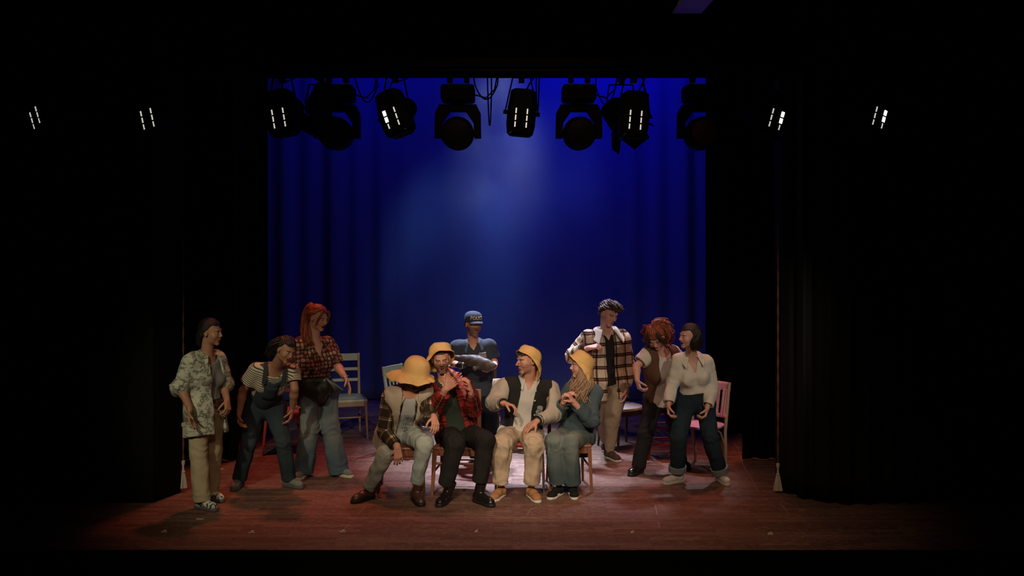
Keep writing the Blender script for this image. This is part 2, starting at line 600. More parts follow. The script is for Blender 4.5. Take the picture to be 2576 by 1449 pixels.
class Person:
    """joints: name -> (px, py, depth). Image-left side is 'l', image-right side is 'r'."""
    def __init__(s, label, D, J, head, S=1.0, skin=(0.56, 0.30, 0.21), build=1.0, seat=False, group=None):
        s.S, s.w, s.D, s.skin, s.label = S, build, D, np.array(skin), label
        s.base = V3(W(J['pelvis'][0], J['pelvis'][1], D)[0], D, 0)
        s.J = {k: W(v[0], v[1], D + v[2]) - s.base for k, v in J.items()}
        j = s.J
        s.up = unit(j['neck'] - j['pelvis'])
        sd = j['shr'] - j['shl']; s.side = unit(sd - s.up * np.dot(sd, s.up))
        s.front = np.cross(s.side, s.up)
        hs = j['hipr'] - j['hipl']; s.hside = unit(hs)
        s.hfront = unit(np.cross(s.hside, V3(0, 0, 1)))
        s.Rh = Rot(*head['rot'])
        s.hc = j['head']
        s.headk = head
        s.root = None

    def H(s, x, y, z):
        """head frame point: x to the figure's image side, y backward, z up"""
        return s.hc + s.Rh @ (V3(x, y, z) * s.S)
    def T(s, a, b, c):
        """torso frame point measured from the pelvis: a sideways, b up, c forward"""
        return s.J['pelvis'] + s.side * a + s.up * b + s.front * c

    # ---- shapes shared by skin and clothes
    def trunk(s, g=0.0, bust=0.0, low=None, waist=1.0, hip=1.0):
        j, S, w = s.J, s.S, s.w
        C = j['neck'] - s.up * 0.15 * S
        Lh = np.linalg.norm(j['neck'] - j['pelvis'])
        Mi = j['pelvis'] + s.up * Lh * 0.42
        if 'waist' in j: Mi = j['waist']
        A = j['shl'] + s.side * 0.03 * S; B = j['shr'] - s.side * 0.03 * S
        P = [(rc(j['pelvis'], Mi, 0.150 * w * S * hip + g, 0.128 * w * S * waist + g, 0.74, s.front), 0.03),
             (rc(Mi, C, 0.128 * w * S * waist + g, 0.150 * w * S + g, 0.70, s.front), 0.03),
             (rc(A, B, 0.058 * S * w + g, 0.058 * S * w + g), 0.05),
             (rc(C - s.up * 0.02, j['neck'] - s.up * 0.05 * S, 0.135 * S * w + g, 0.062 * S + g, 0.66, s.front), 0.05),
             (rc(C - s.side * 0.08 * S - s.up * .03, C + s.side * 0.08 * S - s.up * .03, 0.085 * S * w + g, 0.085 * S * w + g), 0.05)]
        if bust:
            for q in (-1, 1):
                c = C - s.up * 0.07 * S + s.side * q * 0.072 * S + s.front * 0.072 * S
                P.append((el(c, V3(0.062, 0.062, 0.062) * bust * S + g, None), 0.04))
        if low:
            P.append((rc(j['pelvis'], j['pelvis'] - s.up * low, 0.152 * w * S * hip + g, 0.16 * w * S * hip + g, 0.78, s.front), 0.03))
        return P

    def hand(s, f, w, d, n, sg, curls=(25, 30, 20), hs=None, thumb=(0.55, 0.65, 0.35), spread=1.0, tc=20):
        """w wrist, d finger direction, n palm normal, sg=+1/-1 thumb side along cross(d,n)"""
        hs = hs or s.S
        d = unit(d); n = unit(n - d * np.dot(n, d)); t = np.cross(d, n) * sg
        K = []
        for o, L in ((0.030, .088), (0.0105, .092), (-0.0095, .088), (-0.029, .080)):
            K.append(w + d * L * hs + t * o * hs)
        for i, k in enumerate(K):
            root = w + d * 0.012 * hs + t * (0.016, .006, -.006, -.016)[i] * hs
            f.add(rc(root, k, 0.016 * hs, 0.0115 * hs), 0.012)
        f.add(rc(w - d * 0.02, w + d * .03 * hs, 0.027 * hs, 0.024 * hs, 0.68, n), 0.012)
        lens = ((.042, .026, .021), (.046, .030, .022), (.042, .028, .021), (.033, .021, .019))
        if not isinstance(curls[0], (list, tuple)): curls = [curls] * 4
        for i in range(4):
            p = K[i]; ang = 0.0
            sp = (0.10, 0.02, -0.06, -0.16)[i] * spread
            for q in range(3):
                ang += math.radians(curls[i][q])
                dd = unit((d + t * sp) * math.cos(ang) + n * math.sin(ang))
                e = p + dd * lens[i][q] * hs
                r0 = (0.0098, .0090, .0082, .0074)[q] * hs * (0.9 if i == 3 else 1); r1 = (0.0098, .0090, .0082, .0074)[q + 1] * hs * (0.9 if i == 3 else 1)
                f.add(rc(p, e, r0, r1), 0.003)
                p = e
        p = w + d * 0.022 * hs + t * 0.024 * hs
        td = unit(d * thumb[0] + t * thumb[1] + n * thumb[2])
        for q, L in enumerate((.040, .032, .026)):
            e = p + td * L * hs
            f.add(rc(p, e, (0.0145, .0110, .0100)[q] * hs, (0.0110, .0100, .0085)[q] * hs), 0.006)
            p = e
            td = unit(td + n * math.sin(math.radians(tc)) - t * 0.25 + d * 0.2)

    def make_body(s, hands, face=None, arms_bare=True):
        j, S, w = s.J, s.S, s.w
        face = dict(face or {})
        pts = np.array([v for v in j.values()])
        lo = pts.min(0) - 0.22; hi = pts.max(0) + 0.22; lo[2] = max(lo[2], 0.02)
        fine = [(s.hc - 0.15 * S, s.hc + 0.15 * S, 0.0036)]
        for k in hands: fine.append((j['wr' + k] - 0.11, j['wr' + k] + 0.11, 0.0042)) if 0 else None
        for k, h in hands.items():
            c = j['wr' + k] + unit(V3(*h['d'])) * 0.08
            fine.append((c - 0.11, c + 0.11, 0.0042))
        f = Field(lo, hi, 0.0105, fine)
        for p, k in s.trunk(0.0, face.get('bust', 0)): f.add(p, k)
        # neck
        nb = s.H(0, 0.022, -0.055)
        f.add(rc(j['neck'] - s.up * 0.06 * S, nb, 0.060 * S, 0.053 * S * (0.92 + 0.08 * w)), 0.035)
        # arms
        for q in 'lr':
            sh, e, wr = j['sh' + q], j['el' + q], j['wr' + q]
            f.add(rc(sh, e, 0.050 * S * w, 0.038 * S * w), 0.04)
            mid = e + (wr - e) * 0.3
            f.add(rc(e, mid, 0.037 * S * w, 0.041 * S * w), 0.02)
            f.add(rc(mid, wr, 0.041 * S * w, 0.027 * S), 0.02)
        # legs
        for q in 'lr':
            h, k, a = j['hip' + q], j['kn' + q], j['an' + q]
            f.add(rc(h, k, 0.085 * S * w, 0.056 * S), 0.05)
            m = k + (a - k) * 0.3 + s.hfront * -0.012
            f.add(rc(k, m, 0.052 * S, 0.054 * S), 0.02)
            f.add(rc(m, a, 0.054 * S, 0.036 * S), 0.02)
        # head
        R = s.Rh; H = s.H
        def E(c, r, k, sub=False):
            p = el(H(*c), V3(*r) * S, R)
            (f.sub if sub else f.add)(p, k)
        wd = face.get('wide', 1.0)
        E((0, 0.016, 0.030), (0.077 * wd, 0.096, 0.086), 0.01)
        E((0, -0.028, -0.022), (0.064 * wd, 0.063, 0.083), 0.02)
        E((0, -0.020, -0.066), (0.052 * wd, 0.056, 0.036), 0.02)
        jw = 0.008 if face.get('bust') else 0.014
        f.add(rc(H(-jw, -0.070, -0.100), H(jw, -0.070, -0.100), 0.016 * S, 0.016 * S), 0.022)
        fem = bool(face.get('bust'))
        br_ = 0.009 if fem else 0.013
        f.add(rc(H(-0.034, -0.078, 0.025), H(0.034, -0.078, 0.025), br_ * S, br_ * S), 0.016)
        for q in (-1, 1):
            E((q * 0.041, -0.055, -0.028), (0.026, 0.028, 0.026), 0.02)
            E((q * 0.031, -0.094, 0.003), (0.019, 0.013, 0.012), 0.010, True)
            E((q * 0.031, -0.0755, 0.003), (0.0135, 0.0125, 0.0115), 0.003)
            # ears
            E((q * 0.078 * wd, 0.010, -0.004), (0.009, 0.020, 0.032), 0.006)
            E((q * 0.089 * wd, 0.004, 0.000), (0.006, 0.011, 0.018), 0.005, True)
            # nostril wings
            E((q * 0.011, -0.096, -0.030), (0.0085, 0.010, 0.0075), 0.006)
        ns = face.get('nose', 1.0) * (0.82 if fem else 1.0)
        f.add(rc(H(0, -0.084, 0.016), H(0, -0.092 - 0.019 * ns, -0.024), 0.0075 * S, (0.0092 if fem else 0.0105) * S), 0.010)
        # mouth
        mo = face.get('open', 0.0); mz = -0.060; sm = face.get('smile', 0.3)
        f.add(rc(H(-0.020 - .004 * sm, -0.083 + .003 * sm, mz + 0.004 + .006 * sm), H(0, -0.0915, mz + 0.006), 0.0065 * S, 0.0075 * S), 0.007)
        f.add(rc(H(0.020 + .004 * sm, -0.083 + .003 * sm, mz + 0.004 + .006 * sm), H(0, -0.0915, mz + 0.006), 0.0065 * S, 0.0075 * S), 0.007)
        f.add(rc(H(-0.017, -0.082, mz - 0.006 - mo * .010), H(0.017, -0.082, mz - 0.006 - mo * .010), 0.0075 * S, 0.0075 * S), 0.007)
        if mo: E((0, -0.094, mz - 0.001 - mo * .004), (0.020, 0.018, 0.004 + 0.007 * mo), 0.003, True)
        # hands
        for k, h in hands.items():
            s.hand(f, j['wr' + k], V3(*h['d']), V3(*h['n']), h['sg'], h.get('c', (25, 30, 20)), S * h.get('s', 1.0), h.get('thumb', (0.55, 0.65, 0.35)), h.get('spread', 1.0), h.get('tc', 20))
        V, Q = f.mesh(1)
        # colours of the skin, lips, brows, eyes, beard
        C = np.tile(s.skin, (len(V), 1))
        L = (V - s.hc) @ s.Rh / S                     # head frame
        near = (np.abs(L) < 0.16).all(1)
        def paint(mask, c, a=1.0):
            m = mask & near
            C[m] = C[m] * (1 - a) + np.array(c) * a
        x, y, z = L.T
        r = np.random.RandomState(3)
        # warmer cheeks and nose
        for q in (-1, 1):
            wgt = np.exp(-(((x - q * 0.042) / 0.02) ** 2 + ((z + 0.022) / 0.018) ** 2)) * (y < 0) * near
            C[:] = C * (1 - 0.25 * wgt[:, None]) + np.array([0.60, 0.16, 0.12]) * 0.25 * wgt[:, None]
        bc = face.get('brow', (0.05, 0.03, 0.02))
        if face.get('beard', 0):
            bm = (y < 0.01) & (z < -0.030 - 0.016 * np.clip(1 - np.abs(x) / 0.05, 0, 1) - 0.02 * (y + 0.02) / 0.05) & (z > -0.125)
            paint(bm, face.get('beard_col', (0.045, 0.026, 0.020)), face['beard'])
            paint((np.abs(x) < 0.026) & (np.abs(z + 0.045) < 0.006) & (y < -0.07), face.get('beard_col', (0.055, 0.032, 0.022)), face['beard'])
        lip = ((x / (0.021 + .005 * sm)) ** 2 + ((z - mz + 0.001 + mo * .004 - sm * 8.0 * x * x) / (0.0115 + 0.006 * mo)) ** 2 < 1) & (y < -0.074)
        paint(lip, face.get('lip', (0.38, 0.11, 0.10)))
        if mo:
            mm = ((x / (0.017 + .004 * sm)) ** 2 + ((z - mz + 0.001 + mo * .004 - sm * 8.0 * x * x) / (0.004 + 0.007 * mo)) ** 2 < 1) & (y < -0.06) & (y > -0.088)
            paint(mm, (0.06, 0.015, 0.015))
            paint(mm & (z > mz + 0.000), (0.75, 0.70, 0.62))
        for q in (-1, 1):
            ex = x - q * 0.031
            br = (np.abs(z - 0.023 + 0.25 * np.abs(ex - q * 0.004)) < (0.0036 if fem else 0.0048)) & (np.abs(ex) < 0.019) & (y < -0.06)
            paint(br, bc, 0.9)
            op = face.get('eye', 0.0050)
            ey = ((ex / 0.0125) ** 2 + ((z - 0.003) / op) ** 2 < 1) & (y < -0.06)
            paint(((ex / 0.0145) ** 2 + ((z - 0.004) / (op + 0.0026)) ** 2 < 1) & (y < -0.06), (0.10, 0.05, 0.04), 0.85)
            if op > 0.003:
                paint(ey, (0.62, 0.58, 0.55))
                gx = face.get('gaze', 0.0)
                paint(((ex - gx) ** 2 + (z - 0.003) ** 2 < 0.0048 ** 2) & (y < -0.06), (0.03, 0.02, 0.015))
        o = to_object('person', V + 0, Q, SKIN, None, col=C)
        o.location = s.base
        tag(o, s.label, 'person')
        s.root = o
        return o

    def bones(s):
        j = s.J
        return [(j['pelvis'], j['neck'], s.front, 0.17 * s.S), (j['shl'], j['ell'], None, 0.06), (j['shr'], j['elr'], None, 0.06),
                (j['ell'], j['wrl'], None, 0.05), (j['elr'], j['wrr'], None, 0.05)]
    def legbones(s):
        j = s.J
        return [(j['hipl'], j['knl'], None, 0.09), (j['hipr'], j['knr'], None, 0.09), (j['knl'], j['anl'], None, 0.07), (j['knr'], j['anr'], None, 0.07)]

    def weave(s, V, bones, trunk_plane=True):
        """cloth coordinates that follow each limb, plus nearest bone index and place along it"""
        best = np.full(len(V), 1e9); fab = np.zeros((len(V), 3)); bi = np.zeros(len(V), int); tt = np.zeros(len(V))
        off = 0.0
        for i, (a, b, fr, r) in enumerate(bones):
            ba = b - a; L = np.linalg.norm(ba); u = ba / L
            pa = V - a; t = pa @ u; h = np.clip(t, 0, L)
            q = pa - h[:, None] * u; dist = np.linalg.norm(q, axis=1) / r
            ref = fr if fr is not None else V3(0, -1, 0.15)
            ref = unit(ref - u * np.dot(ref, u)); sd = np.cross(u, ref)
            if i == 0 and trunk_plane and fr is not None:
                xx = pa @ sd * 1.15; 
            else:
                xx = np.arctan2(q @ sd, q @ ref) * r + 0.31 * i
            m = dist < best
            fab[m, 0] = xx[m]; fab[m, 1] = t[m] + 0.07 * i; fab[m, 2] = 0.5 * i
            best[m] = dist[m]; bi[m] = i; tt[m] = (t / L)[m]
        return fab, bi, tt

    def cloth_object(s, name, f, mat, bones, fold=0.006, seed=0, label=None, smooth=1, wear=None, fray=0):
        V, Q = f.mesh(smooth)
        if not len(V): return None
        fab, bi, tt = s.weave(V, bones)
        Nn = vnormals(V, Q)
        d = wavy(V, 26.0, seed) * 0.5 + wavy(V * np.array([1, 1, 0.55]), 55.0, seed + 1) * 0.3
        # creases bunch up near the joints, running round the limb
        limb = np.ones(len(V), bool) if len(bones) == 4 else bi > 0
        # creases gather round elbows and knees and above the hems; elsewhere long slack folds run down the limb
        lower = (bi >= 2) if len(bones) == 4 else (bi >= 3)
        at_joint = np.where(lower, tt, 1 - tt)
        at_end = np.where(lower, 1 - tt, 9.0)
        calm = np.where(lower | (len(bones) == 1), np.clip((1 - tt) / 0.05, 0.15, 1), 1.0) if len(bones) > 1 else 1.0
        jn = (np.exp(-(at_joint / 0.20) ** 2) + 0.6 * np.exp(-(at_end / 0.16) ** 2)) * limb
        patch = np.clip(wavy(V, 14, seed + 7) * 0.9 + 0.25, 0, 1)
        ph = fab[:, 1] * 95 + 2.6 * np.sin(fab[:, 0] * 26 + seed) + 1.6 * wavy(V, 16, seed + 2)
        ridge = 1 - np.abs(np.sin(ph * 0.5)) * 1.6
        d = d + jn * patch * ridge * 1.0
        ph2 = fab[:, 0] * 70 + 1.5 * np.sin(fab[:, 1] * 9 + seed) + wavy(V, 9, seed + 5)
        d = d + limb * (1 - np.clip(jn, 0, 1)) * (0.6 - np.abs(np.sin(ph2 * 0.5))) * 0.7
        V = V + Nn * (d * fold * calm)[:, None]
        wv = None
        if wear is not None: wv = wear(V, bi, tt)
        o = to_object(name, V, Q, mat, s.root, fab=fab, wear=wv)
        if label: o['label'] = label
        return o

    def box(s, keys, pad=0.2):
        pts = np.array([s.J[k] for k in keys])
        lo, hi = pts.min(0) - pad, pts.max(0) + pad
        lo[2] = max(lo[2], 0.012)
        return lo, hi

    # ---- garments
    def top(s, name, mat, g=0.014, sleeve=1.0, hem=0.06, neck='round', h=0.0075, fold=0.005, seed=1, armg=None, opening=None,
            hemw=None, bust=0.0, label=None, waist=1.0, hip=1.0, cuff=None, sleeves='lr', puff=0.0, vneck=(0.06, 0.10), armtaper=1.0, neckr=1.0):
        j, S, w = s.J, s.S, s.w
        armg = g if armg is None else armg
        lo, hi = s.box(['neck', 'pelvis', 'shl', 'shr', 'ell', 'elr', 'wrl', 'wrr'], 0.17)
        lo[2] = min(lo[2], (j['pelvis'] - s.up * (hem + 0.05))[2] - 0.03)
        lo[2] = max(lo[2], 0.012)
        f = Field(lo, hi, h)
        for p, k in s.trunk(g, bust, low=max(hem, 0.01), waist=waist, hip=hip): f.add(p, k)
        P0, up, fr, sd = j['pelvis'], s.up, s.front, s.side
        def tc(X, Y, Z):
            x, y, z = X - P0[0], Y - P0[1], Z - P0[2]
            return (x * sd[0] + y * sd[1] + z * sd[2], x * up[0] + y * up[1] + z * up[2], x * fr[0] + y * fr[1] + z * fr[2])
        def hemcut(X, Y, Z):
            a, b, c = tc(X, Y, Z)
            return b + hem + 0.010 * np.sin(a * 14 + seed)       # negative below the hem
        f.cut(hemcut)
        if opening is not None or hem > 0.12:
            # hollow under the hem so a long loose garment hangs free
            q = j['pelvis'] + up * 0.02
            f.sub(rc(q, q - up * (hem + 0.1), 0.142 * w * S * hip + g - 0.012, 0.152 * w * S * hip + g - 0.012, 0.76, s.front), 0.004)
        Ln = np.dot(j['neck'] - P0, up)
        # neckline
        if neck == 'round':
            f.sub(el(j['neck'] + fr * 0.03 * S + up * 0.015, V3(0.072, 0.072, 0.055) * S, None), 0.006)
        elif neck == 'v':
            f.sub(el(j['neck'] + fr * 0.02 * S + up * 0.03, V3(0.066, 0.066, 0.055) * S * neckr, None), 0.006)
            vw, vd = vneck
            def vc(X, Y, Z):
                a, b, c = tc(X, Y, Z)
                wd = np.clip((b - (Ln - vd)) / vd, 0, 1.2) * vw
                return np.maximum(np.maximum(np.abs(a) - wd, -(c - 0.0)), (Ln - vd) - b)
            f.cut(vc)
        elif neck == 'high':
            f.sub(el(j['neck'] + fr * 0.015 * S + up * 0.045, V3(0.062, 0.062, 0.05) * S, None), 0.006)
        elif neck == 'wide':
            f.sub(el(j['neck'] + fr * 0.05 * S + up * 0.01, V3(0.10, 0.10, 0.085) * S, None), 0.006)
        # sleeves
        for q in sleeves:
            sh, e, wr = j['sh' + q], j['el' + q], j['wr' + q]
            if sleeve <= 0: continue
            ru, rf = 0.054 * S * w + armg, 0.044 * S * w + armg
            if sleeve <= 1.0:
                e2 = sh + (e - sh) * sleeve
                f.add(rc(sh, e2, ru, ru + (rf - ru) * sleeve + 0.004, capb=True), 0.03)
                f.sub(rc(e2 - (e2 - sh) * 0.15, e2 + unit(e - sh) * 0.03, rf - 0.014, rf - 0.010), 0.004)
            else:
                t = sleeve - 1.0
                w2 = e + (wr - e) * t
                f.add(rc(sh, e, ru, rf + puff * .5), 0.035)
                f.add(rc(e, w2, rf + puff, (0.034 * S + armg) * armtaper, capb=True), 0.02)
                f.sub(rc(w2 - (w2 - e) * 0.10, w2 + unit(wr - e) * 0.03, 0.034 * S * armtaper + armg - 0.018, 0.034 * S * armtaper + armg - 0.013), 0.004)
        if sleeve <= 0:
            for q in 'lr':       # armholes
                pass
        if opening is not None:
            ts, ws, cs = opening          # heights (fraction pelvis..neck), half widths, centres
            tsa = np.array(ts) * Ln
            def oc(X, Y, Z):
                a, b, c = tc(X, Y, Z)
                wd = np.interp(b, tsa, ws); ce = np.interp(b, tsa, cs)
                return np.maximum(np.abs(a - ce) - wd, -(c - 0.01))
            # apply near the trunk only: keep what belongs to the arms
            A = Field.__new__(Field); A.h = f.h; A.ax = f.ax; A.D = np.full_like(f.D, 0.5)
            for q in sleeves:
                sh, e, wr = j['sh' + q], j['el' + q], j['wr' + q]
                if sleeve > 1: 
                    A.add(rc(sh, e, 0.05 * S * w + armg, 0.046 * S * w + armg), 0)
                    A.add(rc(e, e + (wr - e) * (sleeve - 1), 0.048 * S * w + armg + puff, 0.036 * S + armg, capb=True), 0)
            f.cut(oc)
            f.D = np.minimum(f.D, A.D)
        return s.cloth_object(name, f, mat, s.bones(), fold, seed, label)

    def vest(s, name, mat, g=0.03, hem=0.06, opening=None, seed=3, fold=0.005, h=0.0075, hip=1.0, hole=0.105, bust=0.0):
        j, S, w = s.J, s.S, s.w
        lo, hi = s.box(['neck', 'pelvis', 'shl', 'shr'], 0.25)
        f = Field(lo, hi, h)
        for p, k in s.trunk(g, bust, low=hem, hip=hip): f.add(p, k)
        P0, up, fr, sd = j['pelvis'], s.up, s.front, s.side
        def tc(X, Y, Z):
            x, y, z = X - P0[0], Y - P0[1], Z - P0[2]
            return (x * sd[0] + y * sd[1] + z * sd[2], x * up[0] + y * up[1] + z * up[2], x * fr[0] + y * fr[1] + z * fr[2])
        f.cut(lambda X, Y, Z: tc(X, Y, Z)[1] + hem)
        q = P0 + up * 0.02
        f.sub(rc(q, q - up * (hem + 0.1), 0.142 * w * S * hip + g - 0.012, 0.152 * w * S * hip + g - 0.012, 0.76, fr), 0.004)
        Ln = np.dot(j['neck'] - P0, up)
        f.sub(el(j['neck'] + fr * 0.02 * S + up * 0.03, V3(0.075, 0.075, 0.06) * S, None), 0.006)
        for q in 'lr':
            sgn = -1 if q == 'l' else 1
            c = j['sh' + q] + sd * sgn * 0.055 - up * 0.030
            f.sub(rc(c, c + sd * sgn * 0.16, hole * 0.80 * S, hole * S, 1.0), 0.01)
        if opening is not None:
            ts, ws, cs = opening
            tsa = np.array(ts) * Ln
            def oc(X, Y, Z):
                a, b, c = tc(X, Y, Z)
                return np.maximum(np.abs(a - np.interp(b, tsa, cs)) - np.interp(b, tsa, ws), -(c - 0.01))
            f.cut(oc)
        return s.cloth_object(name, f, mat, s.bones()[:1], fold, seed)

    def pants(s, name, mat, g=0.012, knee=0.070, ankle=0.062, hem=0.03, h=0.0075, fold=0.005, seed=5, rise=0.10, wear=None, thigh=0.094, hip=1.0, short=0.0):
        """knee, ankle: radii of the legs; hem: how far above the ankle joint (+) or below (-) the leg ends"""
        j, S, w = s.J, s.S, s.w
        lo, hi = s.box(['pelvis', 'hipl', 'hipr', 'knl', 'knr', 'anl', 'anr'], 0.19)
        lo[2] = max(0.012, lo[2])
        hi[2] = max(hi[2], (j['pelvis'] + s.up * (rise + 0.06))[2])
        f = Field(lo, hi, h)
        P0 = j['pelvis']
        Lh = np.linalg.norm(j['neck'] - P0); Mi = P0 + s.up * Lh * 0.42
        if 'waist' in j: Mi = j['waist']
        f.add(rc(P0, Mi, 0.150 * w * S * hip + g, 0.128 * w * S + g * 0.7, 0.74, s.front), 0.03)
        f.add(rc(j['hipl'], j['hipr'], 0.105 * w * S * hip + g, 0.105 * w * S * hip + g), 0.04)
        up = s.up
        def top_cut(X, Y, Z):
            return rise - ((X - P0[0]) * up[0] + (Y - P0[1]) * up[1] + (Z - P0[2]) * up[2])
        f.cut(top_cut)
        for q in 'lr':
            hp, k, a = j['hip' + q], j['kn' + q], j['an' + q]
            u = unit(a - k); a2 = a - u * hem
            f.add(rc(hp, k, thigh * S * w + g, knee * S + g * .5), 0.035)
            f.add(rc(k, a2, knee * S + g * .5, ankle * S, capb=True), 0.02)
            f.sub(rc(a2 - u * 0.03, a2 + u * 0.03, ankle * S - 0.020, ankle * S - 0.014), 0.006)
        return s.cloth_object(name, f, mat, s.legbones(), fold, seed, wear=wear)

    def collar(s, mat, h=0.045, g=0.02, spread=0.07, drop=0.07, name='collar', thick=0.005, open_=0.5, wide=0.016, raise_=0.0):
        """a band standing round the neck, folded over and down into two points in front"""
        S, j = s.S, s.J
        c = j['neck'] + s.up * (0.004 + raise_)
        up, sd, fr = s.up, s.side, s.front
        Tm = math.pi - 0.30 - 0.35 * open_
        ts = np.linspace(-Tm, Tm, 41)
        rows = []
        for i in range(9):
            row = []
            for t in ts:
                e = (abs(t) / Tm) ** 4
                front = max(0.0, -math.cos(t))
                r0 = 0.070 * S + g * 0.6
                dp = h * 0.55 + (drop * S - h * 0.55) * e
                if i < 3:                                   # inner stand, rising
                    k = i / 2.0
                    r = r0 + 0.004 * k; z = -0.020 + (h * 0.55 + 0.020) * k - 0.025 * front * (1 - k) * 0
                    z -= front * 0.022
                    out = 0.0
                else:                                       # outer leaf, falling
                    k = (i - 2) / 6.0
                    r = r0 + 0.008 + wide * k + g * 0.5 * k
                    z = h * 0.55 - (h * 0.55 + dp) * k - front * 0.022
                    out = front * 0.42 * max(0.0, -z)
                    r += (1 - front) * 0.20 * max(0.0, -z)
                x = math.sin(t) * r * 1.06
                if i >= 3: x += np.sign(t) * e * k * spread * 0.55 * S
                y = -math.cos(t) * r + out + g * 0.2 * front
                row.append(tuple(c + sd * x + fr * y + up * z))
            rows.append(row)
        mb = MB(); mb.grid(rows)
        o = mb.build(name, mat, s.root, smooth=True)
        V = np.array(mb.v)
        fab = np.stack([(V - c) @ sd, (V - c) @ up + 0.3, V[:, 0] * 0], 1)
        o.data.attributes.new('fab', 'FLOAT_VECTOR', 'POINT').data.foreach_set('vector', fab.astype(np.float32).ravel())
        md = o.modifiers.new('thickness', 'SOLIDIFY'); md.thickness = thick; md.offset = 1
        sb = o.modifiers.new('soft', 'SUBSURF'); sb.levels = 1; sb.render_levels = 1
        return o

    def shoe(s, q, toe, kind, um, sm, S=None, label=None, extra=None, name=None, lift=0.0, pitch=0.0):
        """toe: heading of the toe in degrees (0 = towards the camera, + = image right)"""
        S = S or s.S
        a = s.J['an' + q]
        R = Rot(toe, pitch, 0)
        o = V3(a[0], a[1], lift) - R @ V3(0, 0.0, 0) * 0
        def P(x, y, z): return o + R @ (V3(x, y, z) * S)
        L = 0.185 if kind != 'boot' else 0.195
        lo = o - 0.30; hi = o + 0.30; lo[2] = -0.01
        pr = 0.5
        def outline(f, z0, z1, gr, k=0.012):
            for (y, x, r) in ((0.055, 0, 0.034), (0.0, 0.0, 0.035), (-0.07, 0.003, 0.040), (-0.13, 0.004, 0.044), (-0.165, 0.0, 0.036)):
                pass
            f.add(rc(P(0, 0.050, z0), P(0, 0.050, z1), 0.035 * S + gr, 0.035 * S + gr, capa=True, capb=True), k)
            f.add(rc(P(0, 0.05, (z0 + z1) / 2), P(0.003, -0.12, (z0 + z1) / 2), 0.034 * S + gr, 0.045 * S + gr, (z1 - z0) * S / 2 / (0.04 * S + gr), R @ V3(0, 0, 1)), k)
            f.add(rc(P(0.003, -0.12, (z0 + z1) / 2), P(0, -0.155, (z0 + z1) / 2), 0.045 * S + gr, 0.035 * S + gr, (z1 - z0) * S / 2 / (0.04 * S + gr), R @ V3(0, 0, 1)), k)
        f = Field(lo, hi, 0.0058)
        th = {'boot': 0.030, 'chunky': 0.036, 'sneaker': 0.026, 'runner': 0.034}[kind]
        f.add(rc(P(0, 0.045, 0.012 + th * .3), P(0.003, -0.11, 0.012 + th * .3), 0.038 * S, 0.047 * S), 0.01)
        f.add(rc(P(0.003, -0.11, 0.012), P(0, -0.150, 0.012), 0.047 * S, 0.038 * S), 0.01)
        f.cut(lambda X, Y, Z: (Z - o[2]) + 0 * X + 0 * Y + 0 - 0.001)
        f.cut(lambda X, Y, Z: th * S - (Z - o[2]) + 0 * X + 0 * Y)
        V, Q = f.mesh(1)
        f2 = Field(lo, hi, 0.0052)
        f2.add(rc(P(0, 0.035, th + .030), P(0, -0.045, th + .026), 0.036 * S, 0.036 * S), 0.02)
        f2.add(rc(P(0, -0.045, th + .024), P(0.002, -0.125, th + .008), 0.038 * S, 0.040 * S, 0.85, R @ V3(0, 0, 1)), 0.02)
        f2.add(rc(P(0.002, -0.12, th + .006), P(0, -0.145, th + .004), 0.040 * S, 0.034 * S, 0.85, R @ V3(0, 0, 1)), 0.02)
        hgt = {'boot': 0.175, 'chunky': 0.07, 'sneaker': 0.062, 'runner': 0.066}[kind]
        sh = s.J['kn' + q] - a; lean = V3(sh[0], sh[1], 0) / max(sh[2], 0.2) * hgt * S * (1.0 if kind == 'boot' else 0.4)
        f2.add(rc(P(0, 0.022, th + .025), P(0, 0.015, hgt) + lean, 0.043 * S, 0.047 * S if kind == 'boot' else 0.040 * S, capb=True), 0.03)
        f2.cut(lambda X, Y, Z: (Z - o[2]) - th * S * 0.8 + 0 * X + 0 * Y)
        V2, Q2 = f2.mesh(1)
        V2 = V2 + vnormals(V2, Q2) * (wavy(V2, 60, 3) * 0.0009)[:, None]
        nm = name or {'boot': 'boot', 'chunky': 'shoe', 'sneaker': 'sneaker', 'runner': 'sneaker'}[kind]
        up = to_object(nm, V2, Q2, um, s.root, fab=V2)
        if label: up['label'] = label
        so = to_object('sole', V, Q, sm, up, fab=V)
        if kind in ('sneaker', 'runner', 'chunky') and extra is not None:
            mb = MB()
            for k in range(4):                       # laces across the instep
                y = -0.035 - 0.018 * k
                z = th + .060 - 0.0085 * k
                mb.tube([P(-0.020, y, z - .008), P(0, y - .004, z + 0.001), P(0.020, y, z - .008)], 0.0032 * S, 6)
            mb.build('laces', extra, up, smooth=True)
        return up, P, th

    # ---- hair and hats
    def hair_cap(s, mat, grow=0.012, line=0.055, low=-0.03, name='hair', lift=0.018, seed=0, lumps=0.004, extra=(), fringe=None, hz=0.0042, part=None, back=0.0):
        """hair covering the skull; line: height of the hairline at the forehead; low: how far it comes down behind"""
        S, H, R = s.S, s.H, s.Rh
        lo, hi = s.hc - 0.30 * S, s.hc + 0.22 * S
        for e in extra:
            lo = np.minimum(lo, e[0][0] - 0.02); hi = np.maximum(hi, e[0][1] + 0.02)
        f = Field(lo, hi, hz)
        f.add(el(H(0, 0.020, 0.034), V3(0.077 + grow, 0.096 + grow, 0.086 + grow) * S, R), 0.01)
        f.add(el(H(0, 0.045 + back, -0.02), V3(0.070 + grow * .6, 0.062 + grow * .6, 0.07) * S, R), 0.02)
        c = s.hc
